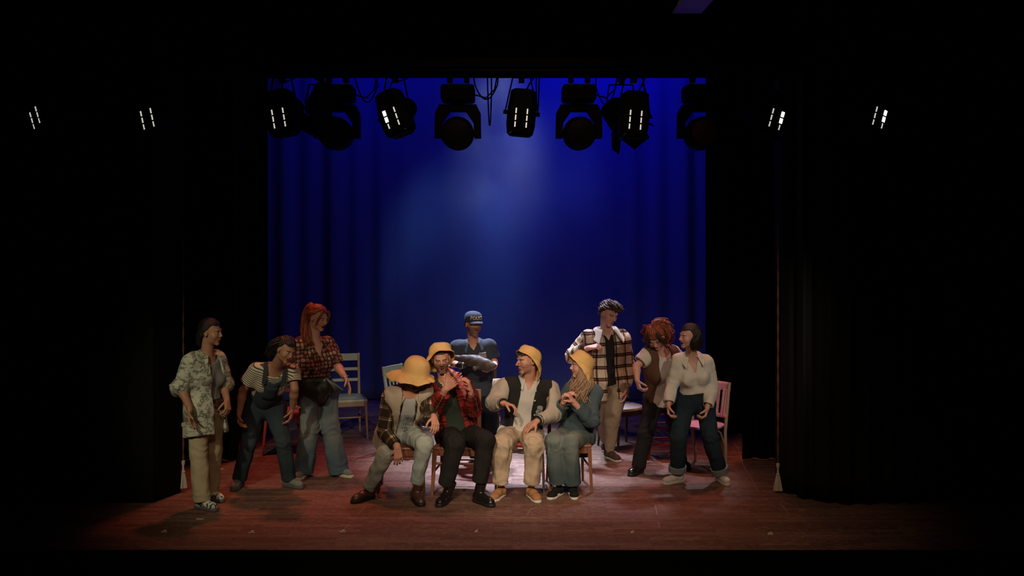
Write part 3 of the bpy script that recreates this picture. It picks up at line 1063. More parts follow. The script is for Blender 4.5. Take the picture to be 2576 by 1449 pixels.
        def facecut(X, Y, Z):
            x, y, z = X - c[0], Y - c[1], Z - c[2]
            a = (x * R[0, 0] + y * R[1, 0] + z * R[2, 0]) / S
            b = (x * R[0, 1] + y * R[1, 1] + z * R[2, 1]) / S
            d = (x * R[0, 2] + y * R[1, 2] + z * R[2, 2]) / S
            # region removed: in front of the ears and below a hairline that rises to the forehead
            hl = line + lift + 0.0 * a
            edge = np.where(b < -0.035, hl - (b + 0.035) * -0.15, hl - (b + 0.035) * 1.35)
            edge = np.maximum(edge, low)
            return (d - edge) * 0.7
        f.cut(facecut)
        for e in extra: f.add(e[0], e[1])
        V, Q = f.mesh(1)
        L = (V - c) @ R / S
        Nn = vnormals(V, Q)
        ang = np.arctan2(L[:, 0], L[:, 2] + 0.0)
        st = np.sin(ang * 34 + 3 * np.sin(L[:, 1] * 40 + seed)) * 0.4 + wavy(V, 70, seed)
        V = V + Nn * (lumps * st * 0.5 * S)[:, None]
        fab = np.stack([ang * 0.1, L[:, 1], L[:, 2]], 1)
        return to_object(name, V, Q, mat, s.root, fab=fab)

    def strands(s, mat, paths, n, r0, r1, spread, name='hair', seed=0, wave=0.0, freq=30.0, segs=14, parent=None):
        """locks of hair: many tapered tubes following guide paths"""
        rnd = random.Random(seed); mb = MB(); fabs = []
        for _ in range(n):
            k = rnd.randrange(len(paths)); g = paths[k]
            off = V3(*[rnd.gauss(0, 1) for _ in range(3)]); ph = rnd.uniform(0, 6.28); sc = rnd.uniform(0.7, 1.1)
            pts, rs = [], []
            for i in range(segs + 1):
                t = i / segs * sc
                t = min(t, 1.0)
                x = t * (len(g) - 1); q = min(int(x), len(g) - 2); fr = x - q
                p0 = g[max(q - 1, 0)]; p1 = g[q]; p2 = g[q + 1]; p3 = g[min(q + 2, len(g) - 1)]
                P = 0.5 * (2 * p1 + (p2 - p0) * fr + (2 * p0 - 5 * p1 + 4 * p2 - p3) * fr ** 2 + (3 * p1 - p0 - 3 * p2 + p3) * fr ** 3)
                sp = spread[0] + (spread[1] - spread[0]) * t
                w = wave * t
                P = P + off * sp + V3(math.sin(freq * t * 0.35 + ph), math.cos(freq * t * 0.35 + ph) * 0.6, 0) * w
                pts.append(P); rs.append(max(0.0008, (r0 + (r1 - r0) * t) * (1 - 0.75 * max(0, (i / segs - 0.8) / 0.2)) * (0.35 + 0.65 * min(1, i / 2))))
            mb.tube(pts, rs, 6)
        me = bpy.data.meshes.new(name)
        me.from_pydata(mb.v, [], mb.f); me.update()
        me.polygons.foreach_set('use_smooth', [True] * len(me.polygons))
        V = np.array(mb.v); idx = np.arange(len(V)) // ((segs + 1) * 6)
        fab = np.stack([idx * 0.013 + V[:, 0] * .1, V[:, 2], V[:, 1]], 1)
        me.attributes.new('fab', 'FLOAT_VECTOR', 'POINT').data.foreach_set('vector', fab.astype(np.float32).ravel())
        o = link(name, me, mat, parent or s.root)
        return o

    def hat(s, mat, Ls, els, tilt=(0, 0, 0), crown=0.098, high=0.085, name='rain_hat', seed=0, base=(0, 0.016, 0.045), crush=0.006, band=0.03, label=None, sy=1.14, flop=0.008):
        """soft waterproof hat; Ls, els: brim length and droop angle (deg below level) at 0 front, 90 image-right, 180 back, 270 image-left"""
        S = s.S
        Rt = s.Rh @ Rot(*tilt)
        o = s.hc + s.Rh @ (V3(*base) * S)
        nth = 96
        th = np.linspace(0, 2 * np.pi, nth, endpoint=False)
        key = np.linspace(0, 2 * np.pi, len(Ls) + 1)
        def per(v):
            v = list(v) + [v[0]]
            x = np.interp(th, key, v)
            for _ in range(5): x = (np.roll(x, 1) + 2 * x + np.roll(x, -1)) / 4
            return x
        Lr, er = per(Ls), np.radians(per(els))
        rows = []
        prof = [(0.02, 1.0), (0.30, 0.985), (0.55, 0.93), (0.76, 0.80), (0.90, 0.60), (0.97, 0.35), (1.0, 0.0), (1.03, -0.25)]
        for (r, z) in prof:
            rows.append(np.stack([np.sin(th) * crown * r, -np.cos(th) * crown * r * sy, np.full(nth, high * z)], 1))
        b0 = rows[-1]
        out = np.stack([np.sin(th), -np.cos(th), np.zeros(nth)], 1)
        m = 9
        for i in range(1, m + 1):
            t = i / m
            e = er * (0.45 + 0.55 * t)
            step = (out * np.cos(e)[:, None] + V3(0, 0, -1)[None] * np.sin(e)[:, None]) * (Lr / m)[:, None]
            b0 = b0 + step
            fl = flop * t * (np.sin(th * 5 + seed) + 0.5 * np.sin(th * 8 + 2.0 * seed)) * np.clip(Lr / 0.1, 0.3, 1.3)
            rows.append(b0 + out * fl[:, None] * np.sin(er)[:, None] + V3(0, 0, 1)[None] * fl[:, None] * np.cos(er)[:, None])
        P = np.array(rows)                     # rows, nth, 3
        nr = len(P)
        V = P.reshape(-1, 3) * S
        V = V + wavy(V, 30, seed)[:, None] * crush * unit(V3(0.3, 0.2, 1)) * 0.35 + (V * (wavy(V, 45, seed + 4) * crush * 2.2)[:, None])
        V = V @ Rt.T + o
        fs = []
        for i in range(nr - 1):
            for k in range(nth):
                fs.append((i * nth + k, i * nth + (k + 1) % nth, (i + 1) * nth + (k + 1) % nth, (i + 1) * nth + k))
        fs.append(tuple(range(nth - 1, -1, -1)))
        me = bpy.data.meshes.new(name); me.from_pydata([tuple(v) for v in V], [], fs); me.update()
        me.polygons.foreach_set('use_smooth', [True] * len(me.polygons))
        ob = link(name, me, mat, s.root)
        md = ob.modifiers.new('thickness', 'SOLIDIFY'); md.thickness = 0.004; md.offset = 1
        if label: ob['label'] = label
        # stitched seam between crown and brim, raised a little from the cloth
        i = len(prof) - 1
        mb = MB()
        ring = [V[i * nth + k] for k in range(0, nth, 2)]
        ring.append(ring[0])
        cen = np.mean(ring, axis=0)
        mb.tube([cen + (p - cen) * 1.012 for p in ring], 0.0022, 6, cap=False)
        mb.build('seam', mat, ob, smooth=True)
        return ob
# ------------------------------------------------------------------ the stage
BLACK = flat('black_drape', (0.004, 0.004, 0.004), 0.95, spec=0.05)
BLACKW = flat('black_paint', (0.006, 0.006, 0.006), 0.85, spec=0.1)

def floor_mat():
    m, nt, b = _nt('stage_boards')
    co = objco(nt)
    mp = nt.nodes.new('ShaderNodeMapping'); mp.inputs['Scale'].default_value = (1, 1, 1)
    nt.links.new(co, mp.inputs[0])
    br = nt.nodes.new('ShaderNodeTexBrick')
    br.inputs['Scale'].default_value = 1.0
    br.inputs['Mortar Size'].default_value = 0.0016
    br.inputs['Mortar Smooth'].default_value = 0.2
    br.inputs['Brick Width'].default_value = 0.42
    br.inputs['Row Height'].default_value = 0.07
    br.inputs['Color1'].default_value = (0.155, 0.076, 0.050, 1)
    br.inputs['Color2'].default_value = (0.310, 0.168, 0.115, 1)
    br.inputs['Mortar'].default_value = (0.045, 0.020, 0.014, 1)
    br.offset = 0.37
    nt.links.new(mp.outputs[0], br.inputs['Vector'])
    mg = nt.nodes.new('ShaderNodeMapping'); mg.inputs['Scale'].default_value = (2.6, 30, 1)
    nt.links.new(co, mg.inputs[0])
    g = noise(nt, mg.outputs[0], 2.0, 5, 0.7)
    col = mixc(nt, M_(nt, 'MULTIPLY', g, 0.85), br.outputs['Color'], (0.050, 0.020, 0.014))
    # worn pale scuffs and scratches
    w1 = noise(nt, mg.outputs[0], 5.0, 6, 0.75)
    s1 = ramp(nt, w1, [(0.0, (0, 0, 0)), (0.535, (0, 0, 0)), (0.64, (1, 1, 1))])
    wl = noise(nt, co, 0.9, 3, 0.6)
    sc = M_(nt, 'MULTIPLY', s1, M_(nt, 'MULTIPLY', wl, 1.35))
    col = mixc(nt, sc, col, (0.55, 0.40, 0.34))
    # panel joints running across the stage
    sp = nt.nodes.new('ShaderNodeSeparateXYZ'); nt.links.new(co, sp.inputs[0])
    for yy in (9.46, 9.66, 8.60, 10.92, 12.4):
        ln = M_(nt, 'LESS_THAN', M_(nt, 'ABSOLUTE', M_(nt, 'SUBTRACT', sp.outputs[1], yy)), 0.006)
        col = mixc(nt, M_(nt, 'MULTIPLY', M_(nt, 'MULTIPLY', ln, wl), 1.0), col, (0.40, 0.27, 0.20))
    # long thin scratches
    v = nt.nodes.new('ShaderNodeTexVoronoi'); v.feature = 'DISTANCE_TO_EDGE'; v.inputs['Scale'].default_value = 0.75
    ds = nt.nodes.new('ShaderNodeMapping'); ds.inputs['Scale'].default_value = (1.0, 1.7, 1)
    nt.links.new(co, ds.inputs[0]); nt.links.new(ds.outputs[0], v.inputs['Vector'])
    ck = M_(nt, 'LESS_THAN', v.outputs['Distance'], 0.0032)
    w3 = noise(nt, co, 2.3, 2)
    ck = M_(nt, 'MULTIPLY', ck, M_(nt, 'GREATER_THAN', w3, 0.56))
    col = mixc(nt, M_(nt, 'MULTIPLY', ck, 0.5), col, (0.42, 0.27, 0.20))
    nt.links.new(col, b.inputs['Base Color'])
    rr = ramp(nt, g, [(0.0, (0.50, 0.50, 0.50)), (1.0, (0.72, 0.72, 0.72))])
    nt.links.new(rr, b.inputs['Roughness'])
    b.inputs['Specular IOR Level'].default_value = 0.35
    bump(nt, b, w1, 0.25, 0.003)
    return m

XL = 7.5
fd = floor_d(1383)
tag(MB().box((0, (fd + 15.2) / 2, -0.06), (2 * XL, 15.2 - fd, 0.12)).build('floor', floor_mat()), kind='structure')
tag(MB().box((0, fd - 0.015, -0.612), (2 * XL, 0.03, 1.22)).build('trim_1', BLACK), kind='structure')       # fascia below the stage edge
tag(MB().box((0, fd / 2 - 1.0, -1.25), (2 * XL, fd + 2.2, 0.08)).build('floor', BLACKW), kind='structure')      # auditorium floor
tag(MB().box((0, 15.15, 3.4), (2 * XL, 0.1, 6.8)).build('wall_back', BLACKW), kind='structure')
tag(MB().box((-XL, 11.0, 2.8), (0.1, 8.4, 8.0)).build('wall_left', BLACKW), kind='structure')
tag(MB().box((XL, 11.0, 2.8), (0.1, 8.4, 8.0)).build('wall_right', BLACKW), kind='structure')
tag(MB().box((0, 11.0, 6.85), (2 * XL, 8.4, 0.1)).build('ceiling', BLACKW), kind='structure')

# proscenium: black header and left pier with a splayed return
hz = HC + (HY - 194) * 9.3 / F
tag(MB().box((0, 9.3, (hz + 6.8) / 2), (2 * XL, 0.12, 6.8 - hz)).build('trim_2', BLACK), kind='structure')
c0 = W(455, 575, 9.42)[0]; c1 = W(385, 575, 9.06)[0]
mb = MB()
for z0, z1 in ((0.0, 6.8),):
    vs = [(c0, 9.42, 0), (c1, 9.06, 0), (-XL, 9.02, 0), (-XL, 9.42, 0)]
    mb._add([(x, y, z0) for x, y, _ in vs] + [(x, y, z1) for x, y, _ in vs], [(0, 1, 5, 4), (1, 2, 6, 5), (2, 3, 7, 6), (3, 0, 4, 7), (3, 2, 1, 0), (4, 5, 6, 7)])
tag(mb.build('trim_3', BLACKW), kind='structure')

# the heavy front curtain drawn back at the right, its rounded hem on the boards
def drape(name, label, pts, z0, z1, mat, folds, amp, thick=0.05, cat='curtain', group=None, hemz=0.0, rows=30):
    """a hanging cloth following a plan line, with vertical folds"""
    pts = [V3(p[0], p[1], 0) for p in pts]
    d = [0.0]
    for a, b in zip(pts[:-1], pts[1:]): d.append(d[-1] + np.linalg.norm(b - a))
    L = d[-1]; n = max(60, int(folds * 14))
    ss = np.linspace(0, L, n)
    P = np.stack([np.interp(ss, d, [p[0] for p in pts]), np.interp(ss, d, [p[1] for p in pts])], 1)
    T = np.gradient(P, axis=0); T /= np.linalg.norm(T, axis=1)[:, None]
    Nn = np.stack([T[:, 1], -T[:, 0]], 1)
    r = np.random.RandomState(len(label))
    ph = np.cumsum(r.uniform(0.5, 1.5, n)) * 2 * np.pi * folds / n
    rowsl = []
    base = None
    for i in range(rows + 1):
        t = i / rows; z = z0 + (z1 - z0) * t
        a = amp * (1.15 - 0.35 * t)
        off = a * np.sin(ph + 0.35 * np.sin(2.5 * t + ph * 0.13)) + a * 0.35 * np.sin(ph * 2.1 + 1)
        Q = P + Nn * off[:, None]
        rowsl.append([(q[0], q[1], z + (hemz * math.sin(ph[k] * .5) if i == 0 else 0)) for k, q in enumerate(Q)])
    mb = MB(); mb.grid(rowsl)
    c = (float(P[:, 0].mean()), float(P[:, 1].mean()), z0)
    o = mb.build(name, mat, smooth=True, offset=c)
    o.location = c
    md = o.modifiers.new('thickness', 'SOLIDIFY'); md.thickness = 0.012
    tag(o, label, cat, group)
    return o

VELVET = flat('black_velvet', (0.006, 0.007, 0.005), 0.65, spec=0.25)
x0 = W(1966, 575, 9.48)[0]
drape('front_curtain', 'black front curtain drawn back at the right behind the tasselled rope', [(x0, 9.62), (x0 - 0.005, 9.44), (x0 + 0.13, 9.16), (x0 + 0.42, 8.99), (x0 + 0.9, 9.02), (x0 + 2.2, 9.10), (7.3, 9.1)], 0.012, 6.75, VELVET, 26, 0.022)

# black side legs that mask the wings
group = 'black side drapes masking the wings'
def leg(name, label, xa, ya, xb, yb, folds):
    drape(name, label, [(xa, ya), (xb, yb)], 0.012, 6.7, BLACK, folds, 0.03, group=group)
leg('side_drape', 'black side drape at the left nearest the proscenium', -7.3, 10.70, W(598, 575, 10.68)[0], 10.68, 24)
leg('side_drape', 'black side drape at the right nearest the front curtain', W(1866, 575, 10.75)[0], 10.75, 7.3, 10.75, 24)
leg('side_drape', 'black side drape at the left edge of the blue backdrop', -7.3, 12.15, W(674, 575, 12.1)[0], 12.1, 20)
leg('side_drape', 'black side drape at the right edge of the blue backdrop', W(1774, 575, 12.07)[0], 12.07, 7.3, 12.1, 20)

# blue backdrop: gathered at both sides, taut in the middle
def backdrop():
    n, rows = 420, 40
    xs = np.linspace(-4.6, 4.6, n)
    r = np.random.RandomState(4)
    ph = np.cumsum(r.uniform(0.5, 1.6, n)) * 0.36
    side = np.clip((np.abs(xs - 0.0) - 1.35) / 0.9, 0.06, 1.0)
    P = []
    for i in range(rows + 1):
        t = i / rows; z = 0.02 + t * 6.5
        off = side * (0.032 * np.sin(ph + 0.3 * math.sin(3 * t)) + 0.03 * np.sin(ph * 0.43 + 1.0 + t)) + 0.01 * np.sin(xs * 1.7 + t * 2)
        P.append([(xs[k], 14.42 + off[k], z) for k in range(n)])
    m, nt, b = _nt('drop_cloth')
    co = objco(nt)
    f = noise(nt, co, 1.2, 4, 0.6)
    nt.links.new(mixc(nt, f, (0.070, 0.090, 0.23), (0.095, 0.12, 0.30)), b.inputs['Base Color'])
    b.inputs['Roughness'].default_value = 0.95
    b.inputs['Specular IOR Level'].default_value = 0.05
    o = MB().grid(P).build('backdrop', m, smooth=True, offset=(0, 14.42, 0.02))
    o.location = (0, 14.42, 0.02)
    md = o.modifiers.new('thickness', 'SOLIDIFY'); md.thickness = 0.008
    tag(o, 'blue-lit cloth backdrop hanging in folds across the back of the stage', 'curtain')
backdrop()

# ropes with tassels at the two sides of the opening
ROPE = flat('rope', (0.16, 0.07, 0.03), 0.8)
FRINGE = flat('cream_fringe', (0.60, 0.54, 0.44), 0.85)
def tassel(label, px, py_top, py0, py1, d):
    top = W(px, py_top, d); k = W(px, py0, d); e = W(px, py1, d)
    base = (k[0], d, max(e[2], 0.02))
    o = empty('tasselled_rope', base, label=label, cat='rope', group='tasselled curtain ropes')
    L = lambda p: (p[0] - base[0], p[1] - base[1], p[2] - base[2])
    mb = MB(); n = 40
    for s_ in (0, math.pi):
        mb.tube([(0.005 * math.cos(i * 1.1 + s_), 0.005 * math.sin(i * 1.1 + s_), k[2] - base[2] + (top[2] - k[2]) * i / n) for i in range(n + 1)], 0.005, 6)
    mb.build('rope', ROPE, o, smooth=True)
    h = k[2] - e[2]
    MB().lathe([(0.004, h), (0.016, h - .005), (0.018, h - 0.03), (0.010, h - 0.05), (0.012, h * .62), (0.020, h * 0.60), (0.014, h * .5)], 16).build('knot', FRINGE, o, smooth=True)
    mb = MB(); rnd = random.Random(int(px))
    for i in range(46):
        a = rnd.uniform(0, 6.28); r0 = rnd.uniform(0.004, 0.014); r1 = r0 * 3.0
        mb.tube([(r0 * math.cos(a), r0 * math.sin(a), h * 0.56), (r1 * .7 * math.cos(a), r1 * .7 * math.sin(a), h * 0.3), (r1 * math.cos(a), r1 * math.sin(a), 0.004)], 0.0045, 5)
    mb.build('fringe', FRINGE, o, smooth=True)
tassel('cream tassel on a thin rope beside the left pier of the stage', 461, 600, 1158, 1228, 9.45)
tassel('cream tassel on a thin rope hanging at the edge of the right front curtain', 1957, 560, 1168, 1238, 9.40)

# small tape crosses along the stage edge and loose strips of tape
TAPE = flat('white_tape', (0.62, 0.58, 0.52), 0.6)
gr = 'white tape marks along the stage edge'
marks = ((413, 1339, 'white tape mark on the stage edge, leftmost of the front row'), (633, 1341, 'white tape mark on the stage edge in front of the person in overalls'),
         (862, 1339, 'white tape mark on the stage edge in front of the brown ankle boots'), (1198, 1339, 'small pale tape mark on the stage edge in front of the black boots'),
         (1591, 1341, 'small pale tape mark on the stage edge, right of the seated group'), (1938, 1345, 'white tape mark on the stage edge, rightmost of the front row'))
for px, py, lb in marks:
    p = W(px, py, floor_d(py)); s = 0.9 if px not in (1198, 1591) else 0.55
    mb = MB().box((0, 0, 0.004), (0.052 * s, 0.018, 0.006)).box((0.006, 0.0, 0.013), (0.022 * s, 0.02, 0.014)).box((0.0, 0.02, 0.003), (0.018, 0.05 * s, 0.004))
    o = mb.build('tape_mark', TAPE, bevel=0.002); o.location = (p[0], p[1], 0.0)
    tag(o, lb, 'tape', gr)
for px, py, w_, lb in ((503, 1306, 0.062, 'short white tape strip on the floor in front of the patterned shirt'), (551, 1180, 0.09, 'white tape strip on the floor behind the person in the patterned shirt')):
    p = W(px, py, floor_d(py))
    o = MB().box((0, 0, 0.002), (w_, 0.022, 0.003)).build('tape_strip', TAPE, bevel=0.001); o.location = (p[0], p[1], 0.0)
    tag(o, lb, 'tape')
# thin cable lying over the boards at the right
a, b = W(1845, 1112, floor_d(1112)), W(1905, 1240, floor_d(1240))
pts = [(a + (b - a) * t) + V3(0.012 * math.sin(t * 9), 0, 0.005) for t in np.linspace(0, 1, 14)]
c = pts[0]
o = MB().tube([p - V3(c[0], c[1], 0) for p in pts], 0.0045, 6).build('floor_cable', flat('dusty_cable', (0.33, 0.24, 0.20), 0.7), smooth=True)
o.location = (c[0], c[1], 0)
tag(o, 'thin pale cable lying on the boards right of the pink chair', 'cable')
a, b = W(1962, 1268, floor_d(1268)), W(1985, 1300, floor_d(1300))
o = MB().tube([V3(0, 0, 0.005), V3(*(b - a)) * .5 + V3(0.01, 0, 0.005), V3(*(b - a)) + V3(0, 0, 0.005)], 0.004, 6).build('floor_cable', bpy.data.materials['dusty_cable'], smooth=True)
o.location = (a[0], a[1], 0); tag(o, 'short pale cable end on the boards in front of the right curtain', 'cable')

# ------------------------------------------------------------------ lamps on the front bar
LAMPB = flat('lamp_black', (0.003, 0.003, 0.003), 0.7, spec=0.05)
LAMPG = flat('lamp_body', (0.003, 0.003, 0.003), 0.7, spec=0.05)
SLOT = glow('vent_light', (1.0, 0.96, 0.84), 0.55)
SLOTH = glow('vent_light_bright', (1.0, 0.98, 0.90), 3.2)
LENS = flat('lamp_lens', (0.004, 0.004, 0.005), 0.6, spec=0.05)
RED_GLINT = flat('red_lens_glint', (0.03, 0.006, 0.004), 0.5, spec=0.1)  # dull red base colour stands in for a reflection in the lens
BD = 8.55
bz = W(0, 180, BD)[2]
bar = empty('lighting_bar', (0, BD, bz), label='long black lighting bar carrying the row of stage lamps', cat='lighting bar')
MB().tube([(-7.2, 0, 0), (7.2, 0, 0)], 0.026, 12).build('pipe', LAMPB, bar, smooth=True)
MB().box((0, 0.02, 0.085), (9.0, 0.07, 0.06)).build('cable_tray', LAMPB, bar)
for x in (-6, -3.6, -1.2, 1.2, 3.6, 6): MB().tube([(x, 0, 0), (x, 0, 6.80 - bz)], 0.006, 6).build('hanger', LAMPB, bar)

def clampm(mb, x, z0, z1):
    mb.box((x, 0, z0 + 0.004), (0.045, 0.07, 0.065))
    mb.box((x, 0, (z0 + z1) / 2), (0.026, 0.02, z0 - z1))

def moving_head(px, label, tilt=0, yaw=0, lens_red=False, dz=0.0):
    p = W(px, 575, BD)
    o = empty('moving_head_lamp', (p[0], BD, bz + dz), label=label, cat='stage lamp', group='moving head lamps on the front bar')
    q = BD / F      # metres per pixel here
    for cx_ in (-20, 22):
        mb = MB(); clampm(mb, cx_ * q, -0.065, -30 * q); mb.build('clamp', LAMPB, o)
    # base box with rounded shoulders
    zz = -(218 - 180) * q
    m2 = Matrix.Identity(3)
    b = MB().box((0, 0.02, zz - 18 * q), (84 * q, 0.26, 42 * q)); b.build('base', LAMPB, o, bevel=0.025)
    # yoke: bridge and two arms
    y = MB()
    ty = -(264 - 180) * q
    prof = [(-58, 0), (-58, 84), (-40, 84), (-38, 40), (-22, 24), (22, 24), (38, 40), (40, 84), (58, 84), (58, 0)]
    outl = [(-46, 0), (46, 0), (57, 22), (58, 84), (41, 84), (40, 46), (20, 17), (-20, 17), (-40, 46), (-41, 84), (-58, 84), (-57, 22)]
    # build as quads between outer and inner outline
    outer = [(-58, 84), (-57, 22), (-46, 0), (46, 0), (57, 22), (58, 84)]
    inner = [(-41, 84), (-40, 46), (-20, 17), (20, 17), (40, 46), (41, 84)]
    vs = []
    for dy in (-0.06, 0.06):
        for a_, b_ in zip(outer, inner):
            vs.append((a_[0] * q, dy, ty - a_[1] * q)); vs.append((b_[0] * q, dy, ty - b_[1] * q))
    fs = []
    for i in range(5):
        k = 2 * i
        fs += [(k, k + 1, k + 3, k + 2), (12 + k, 14 + k, 15 + k, 13 + k), (k, k + 2, k + 14, k + 12), (k + 1, k + 13, k + 15, k + 3)]
    fs += [(0, 12, 13, 1), (10, 11, 23, 22)]
    y._add(vs, fs)
    y.build('yoke', LAMPB, o, bevel=0.006)
    MB().tube([(0, 0, zz - 35 * q), (0, 0, ty)], 18 * q, 20).build('pivot', LAMPB, o, smooth=True)
    # lamp head tipped towards the stage
    hz_ = ty - 74 * q
    Mh = Matrix.Translation((0, 0, hz_)) @ Matrix.Rotation(math.radians(90 - tilt), 4, 'X') @ Matrix.Rotation(math.radians(yaw), 4, 'Y')
    r = 41 * q
    hd = MB().lathe([(r * .5, -0.21), (r * 0.86, -0.17), (r * 0.97, -0.06), (r, 0.03), (r * 1.0, 0.12), (r * .96, 0.18), (r * .9, 0.195)], 40, Mh)
    h_ = hd.build('head', LAMPG, o, smooth=True)
    MB().lathe([(r * .80, 0.185), (r * .74, 0.203), (r * .4, 0.214), (0.001, 0.218)], 32, Mh).build('lens', RED_GLINT if lens_red else LENS, h_, smooth=True)
    MB().lathe([(r * .80, -0.176), (r * .60, -0.215), (0.001, -0.235)], 32, Mh).build('rear_cover', LAMPB, h_, smooth=True)
    c = MB().tube([(40 * q, 0.05, zz - 18 * q), (70 * q, 0.06, zz - 26 * q), (92 * q, 0.05, zz - 5 * q), (98 * q, 0.03, zz + 26 * q), (90 * q, 0.02, 0.02)], 0.007, 8)
    c.build('power_cable', LAMPB, o, smooth=True)
    return o
moving_head(848, 'black moving head lamp, leftmost on the bar, in front of blue folds', tilt=0)
moving_head(1152, 'black moving head lamp above the seated pair in yellow hats', tilt=0)
moving_head(1456, 'black moving head lamp above the standing person in the white collared coat', tilt=0)
moving_head(1762, 'black moving head lamp at the right edge of the blue backdrop', tilt=0, lens_red=True)

def profile_lamp(px, py, roll, label, bright=0, yaw=0, dz=0):
    """profile spot seen from behind: ribbed body with two rows of glowing vent slots, hung in a fork"""
    p = W(px, py, BD)
    o = empty('profile_lamp', (p[0], BD, p[2]), label=label, cat='stage lamp', group='profile lamps with glowing vents')
    q = BD / F
    Rm = Matrix.Rotation(math.radians(yaw), 4, 'Z') @ Matrix.Rotation(math.radians(roll), 4, 'Y')
    tip = Matrix.Rotation(math.radians(0), 4, 'X')
    M = Rm @ tip
    w = 36 * q
    # body, an eight-sided ribbed box narrowing to the tail
    def ring(hw, hd, z, ch=0.3):
        c = ch * hw
        return [M @ Vector(v) for v in ((-hw + c, -hd, z), (hw - c, -hd, z), (hw, -hd + c, z), (hw, hd - c, z), (hw - c, hd, z), (-hw + c, hd, z), (-hw, hd - c, z), (-hw, -hd + c, z))]
    lv = [(0.60, 0.5, 62), (0.86, 0.74, 56), (1.0, 0.9, 10), (1.0, 0.95, -30), (0.92, 0.9, -48), (0.70, 0.7, -56)]
    vs, fs = [], []
    for a_, b_, z in lv: vs += ring(w * a_, w * b_, z * q)
    for i in range(len(lv) - 1):
        for k in range(8): fs.append((i * 8 + k, i * 8 + (k + 1) % 8, (i + 1) * 8 + (k + 1) % 8, (i + 1) * 8 + k))
    fs.append(tuple(range(7, -1, -1))); fs.append(tuple((len(lv) - 1) * 8 + k for k in range(8)))
    b = MB(); b._add(vs, fs)
    body = b.build('body', LAMPG, o, bevel=0.003)
    # vents
    for sx, col in ((-1, 0), (1, 1)):
        for i in range(3):
            z = (4 - i * 17) * q
            hot = (bright == sx and i < 2)
            v = MB().box((0, 0, 0), (3.4 * q if not hot else 8 * q, 0.004, 13 * q))
            v.v = [tuple(M @ (Vector(t) + Vector((sx * 14 * q + 0 * q, -w * (0.92) - 0.003, z)))) for t in v.v]
            v.build('vent_slot', SLOTH if hot else SLOT, body)
    # fork, knobs, clamp
    y = MB()
    top = Vector((0, 0, bz - p[2]))
    for sx in (-1, 1):
        a_ = M @ Vector((sx * (w + 0.02), 0, 2 * q))
        y.bar(a_, (top.x + sx * 0.075, 0, top.z - 0.05), 0.012, 0.035)
        y.tube([M @ Vector((sx * (w - 0.01), 0, 2 * q)), M @ Vector((sx * (w + 0.035), 0, 2 * q))], 0.018, 12)
    y.bar((top.x - 0.08, 0, top.z - 0.05), (top.x + 0.08, 0, top.z - 0.05), 0.035, 0.012)
    y.box((top.x, 0, top.z - 0.062), (0.05, 0.07, 0.066))
    y.build('fork', LAMPB, o)
    MB().tube([M @ Vector((0.02, 0, 60 * q)), M @ Vector((0.05, 0.02, 80 * q)), Vector((0.10, 0.02, top.z - 0.06)), Vector((0.06, 0.02, top.z + 0.03))], 0.007, 8).build('power_cable', LAMPB, o, smooth=True)
    # barrel reaching forward over the stage
    Mb = M @ Matrix.Translation((0, 0.02, -20 * q)) @ Matrix.Rotation(math.radians(-62), 4, 'X')
    MB().lathe([(w * .70, 0.0), (w * .72, 0.30), (w * .80, 0.33), (w * .80, 0.36), (w * .6, 0.365)], 24, Mb).build('lens_tube', LAMPB, o, smooth=True)
    # worn metal edge of the lamp's lower rim
    arc = []
    for t in np.linspace(-0.7, 0.5, 6): arc.append(M @ Vector((w * 0.75 * math.cos(t) * (1 if roll <= 0 else -1), -w * 0.86, (-49 - 4 * math.cos(t * 2.2)) * q)))
    MB().tube(arc, 0.003, 6).build('rim', flat('worn_rim', (0.16, 0.16, 0.14), 0.5) if 'worn_rim' not in bpy.data.materials else bpy.data.materials['worn_rim'], body, smooth=True)
    return o
pl = 'glowing white vents'
profile_lamp(117, 288, -28, 'profile lamp with dim vents at the far left of the bar', 0, yaw=-35)
profile_lamp(388, 290, -14, 'profile lamp with glowing vents, second from the left end of the bar', 0, yaw=-14)
profile_lamp(710, 288, -10, 'profile lamp with glowing vents over the left edge of the blue backdrop', 0, yaw=-6)
profile_lamp(994, 288, -20, 'tilted profile lamp with one blazing vent between two moving heads', -1, yaw=-16)
profile_lamp(1312, 287, 5, 'upright profile lamp with glowing vents over the middle of the stage', 0)
profile_lamp(1594, 292, 5, 'upright profile lamp with glowing vents beside a dark square lamp', 0, yaw=3)
profile_lamp(1938, 291, 17, 'profile lamp with one blazing vent, second from the right end', 1, yaw=16)
profile_lamp(2192, 287, 18, 'profile lamp with one blazing vent at the far right end of the bar', 1, yaw=20)

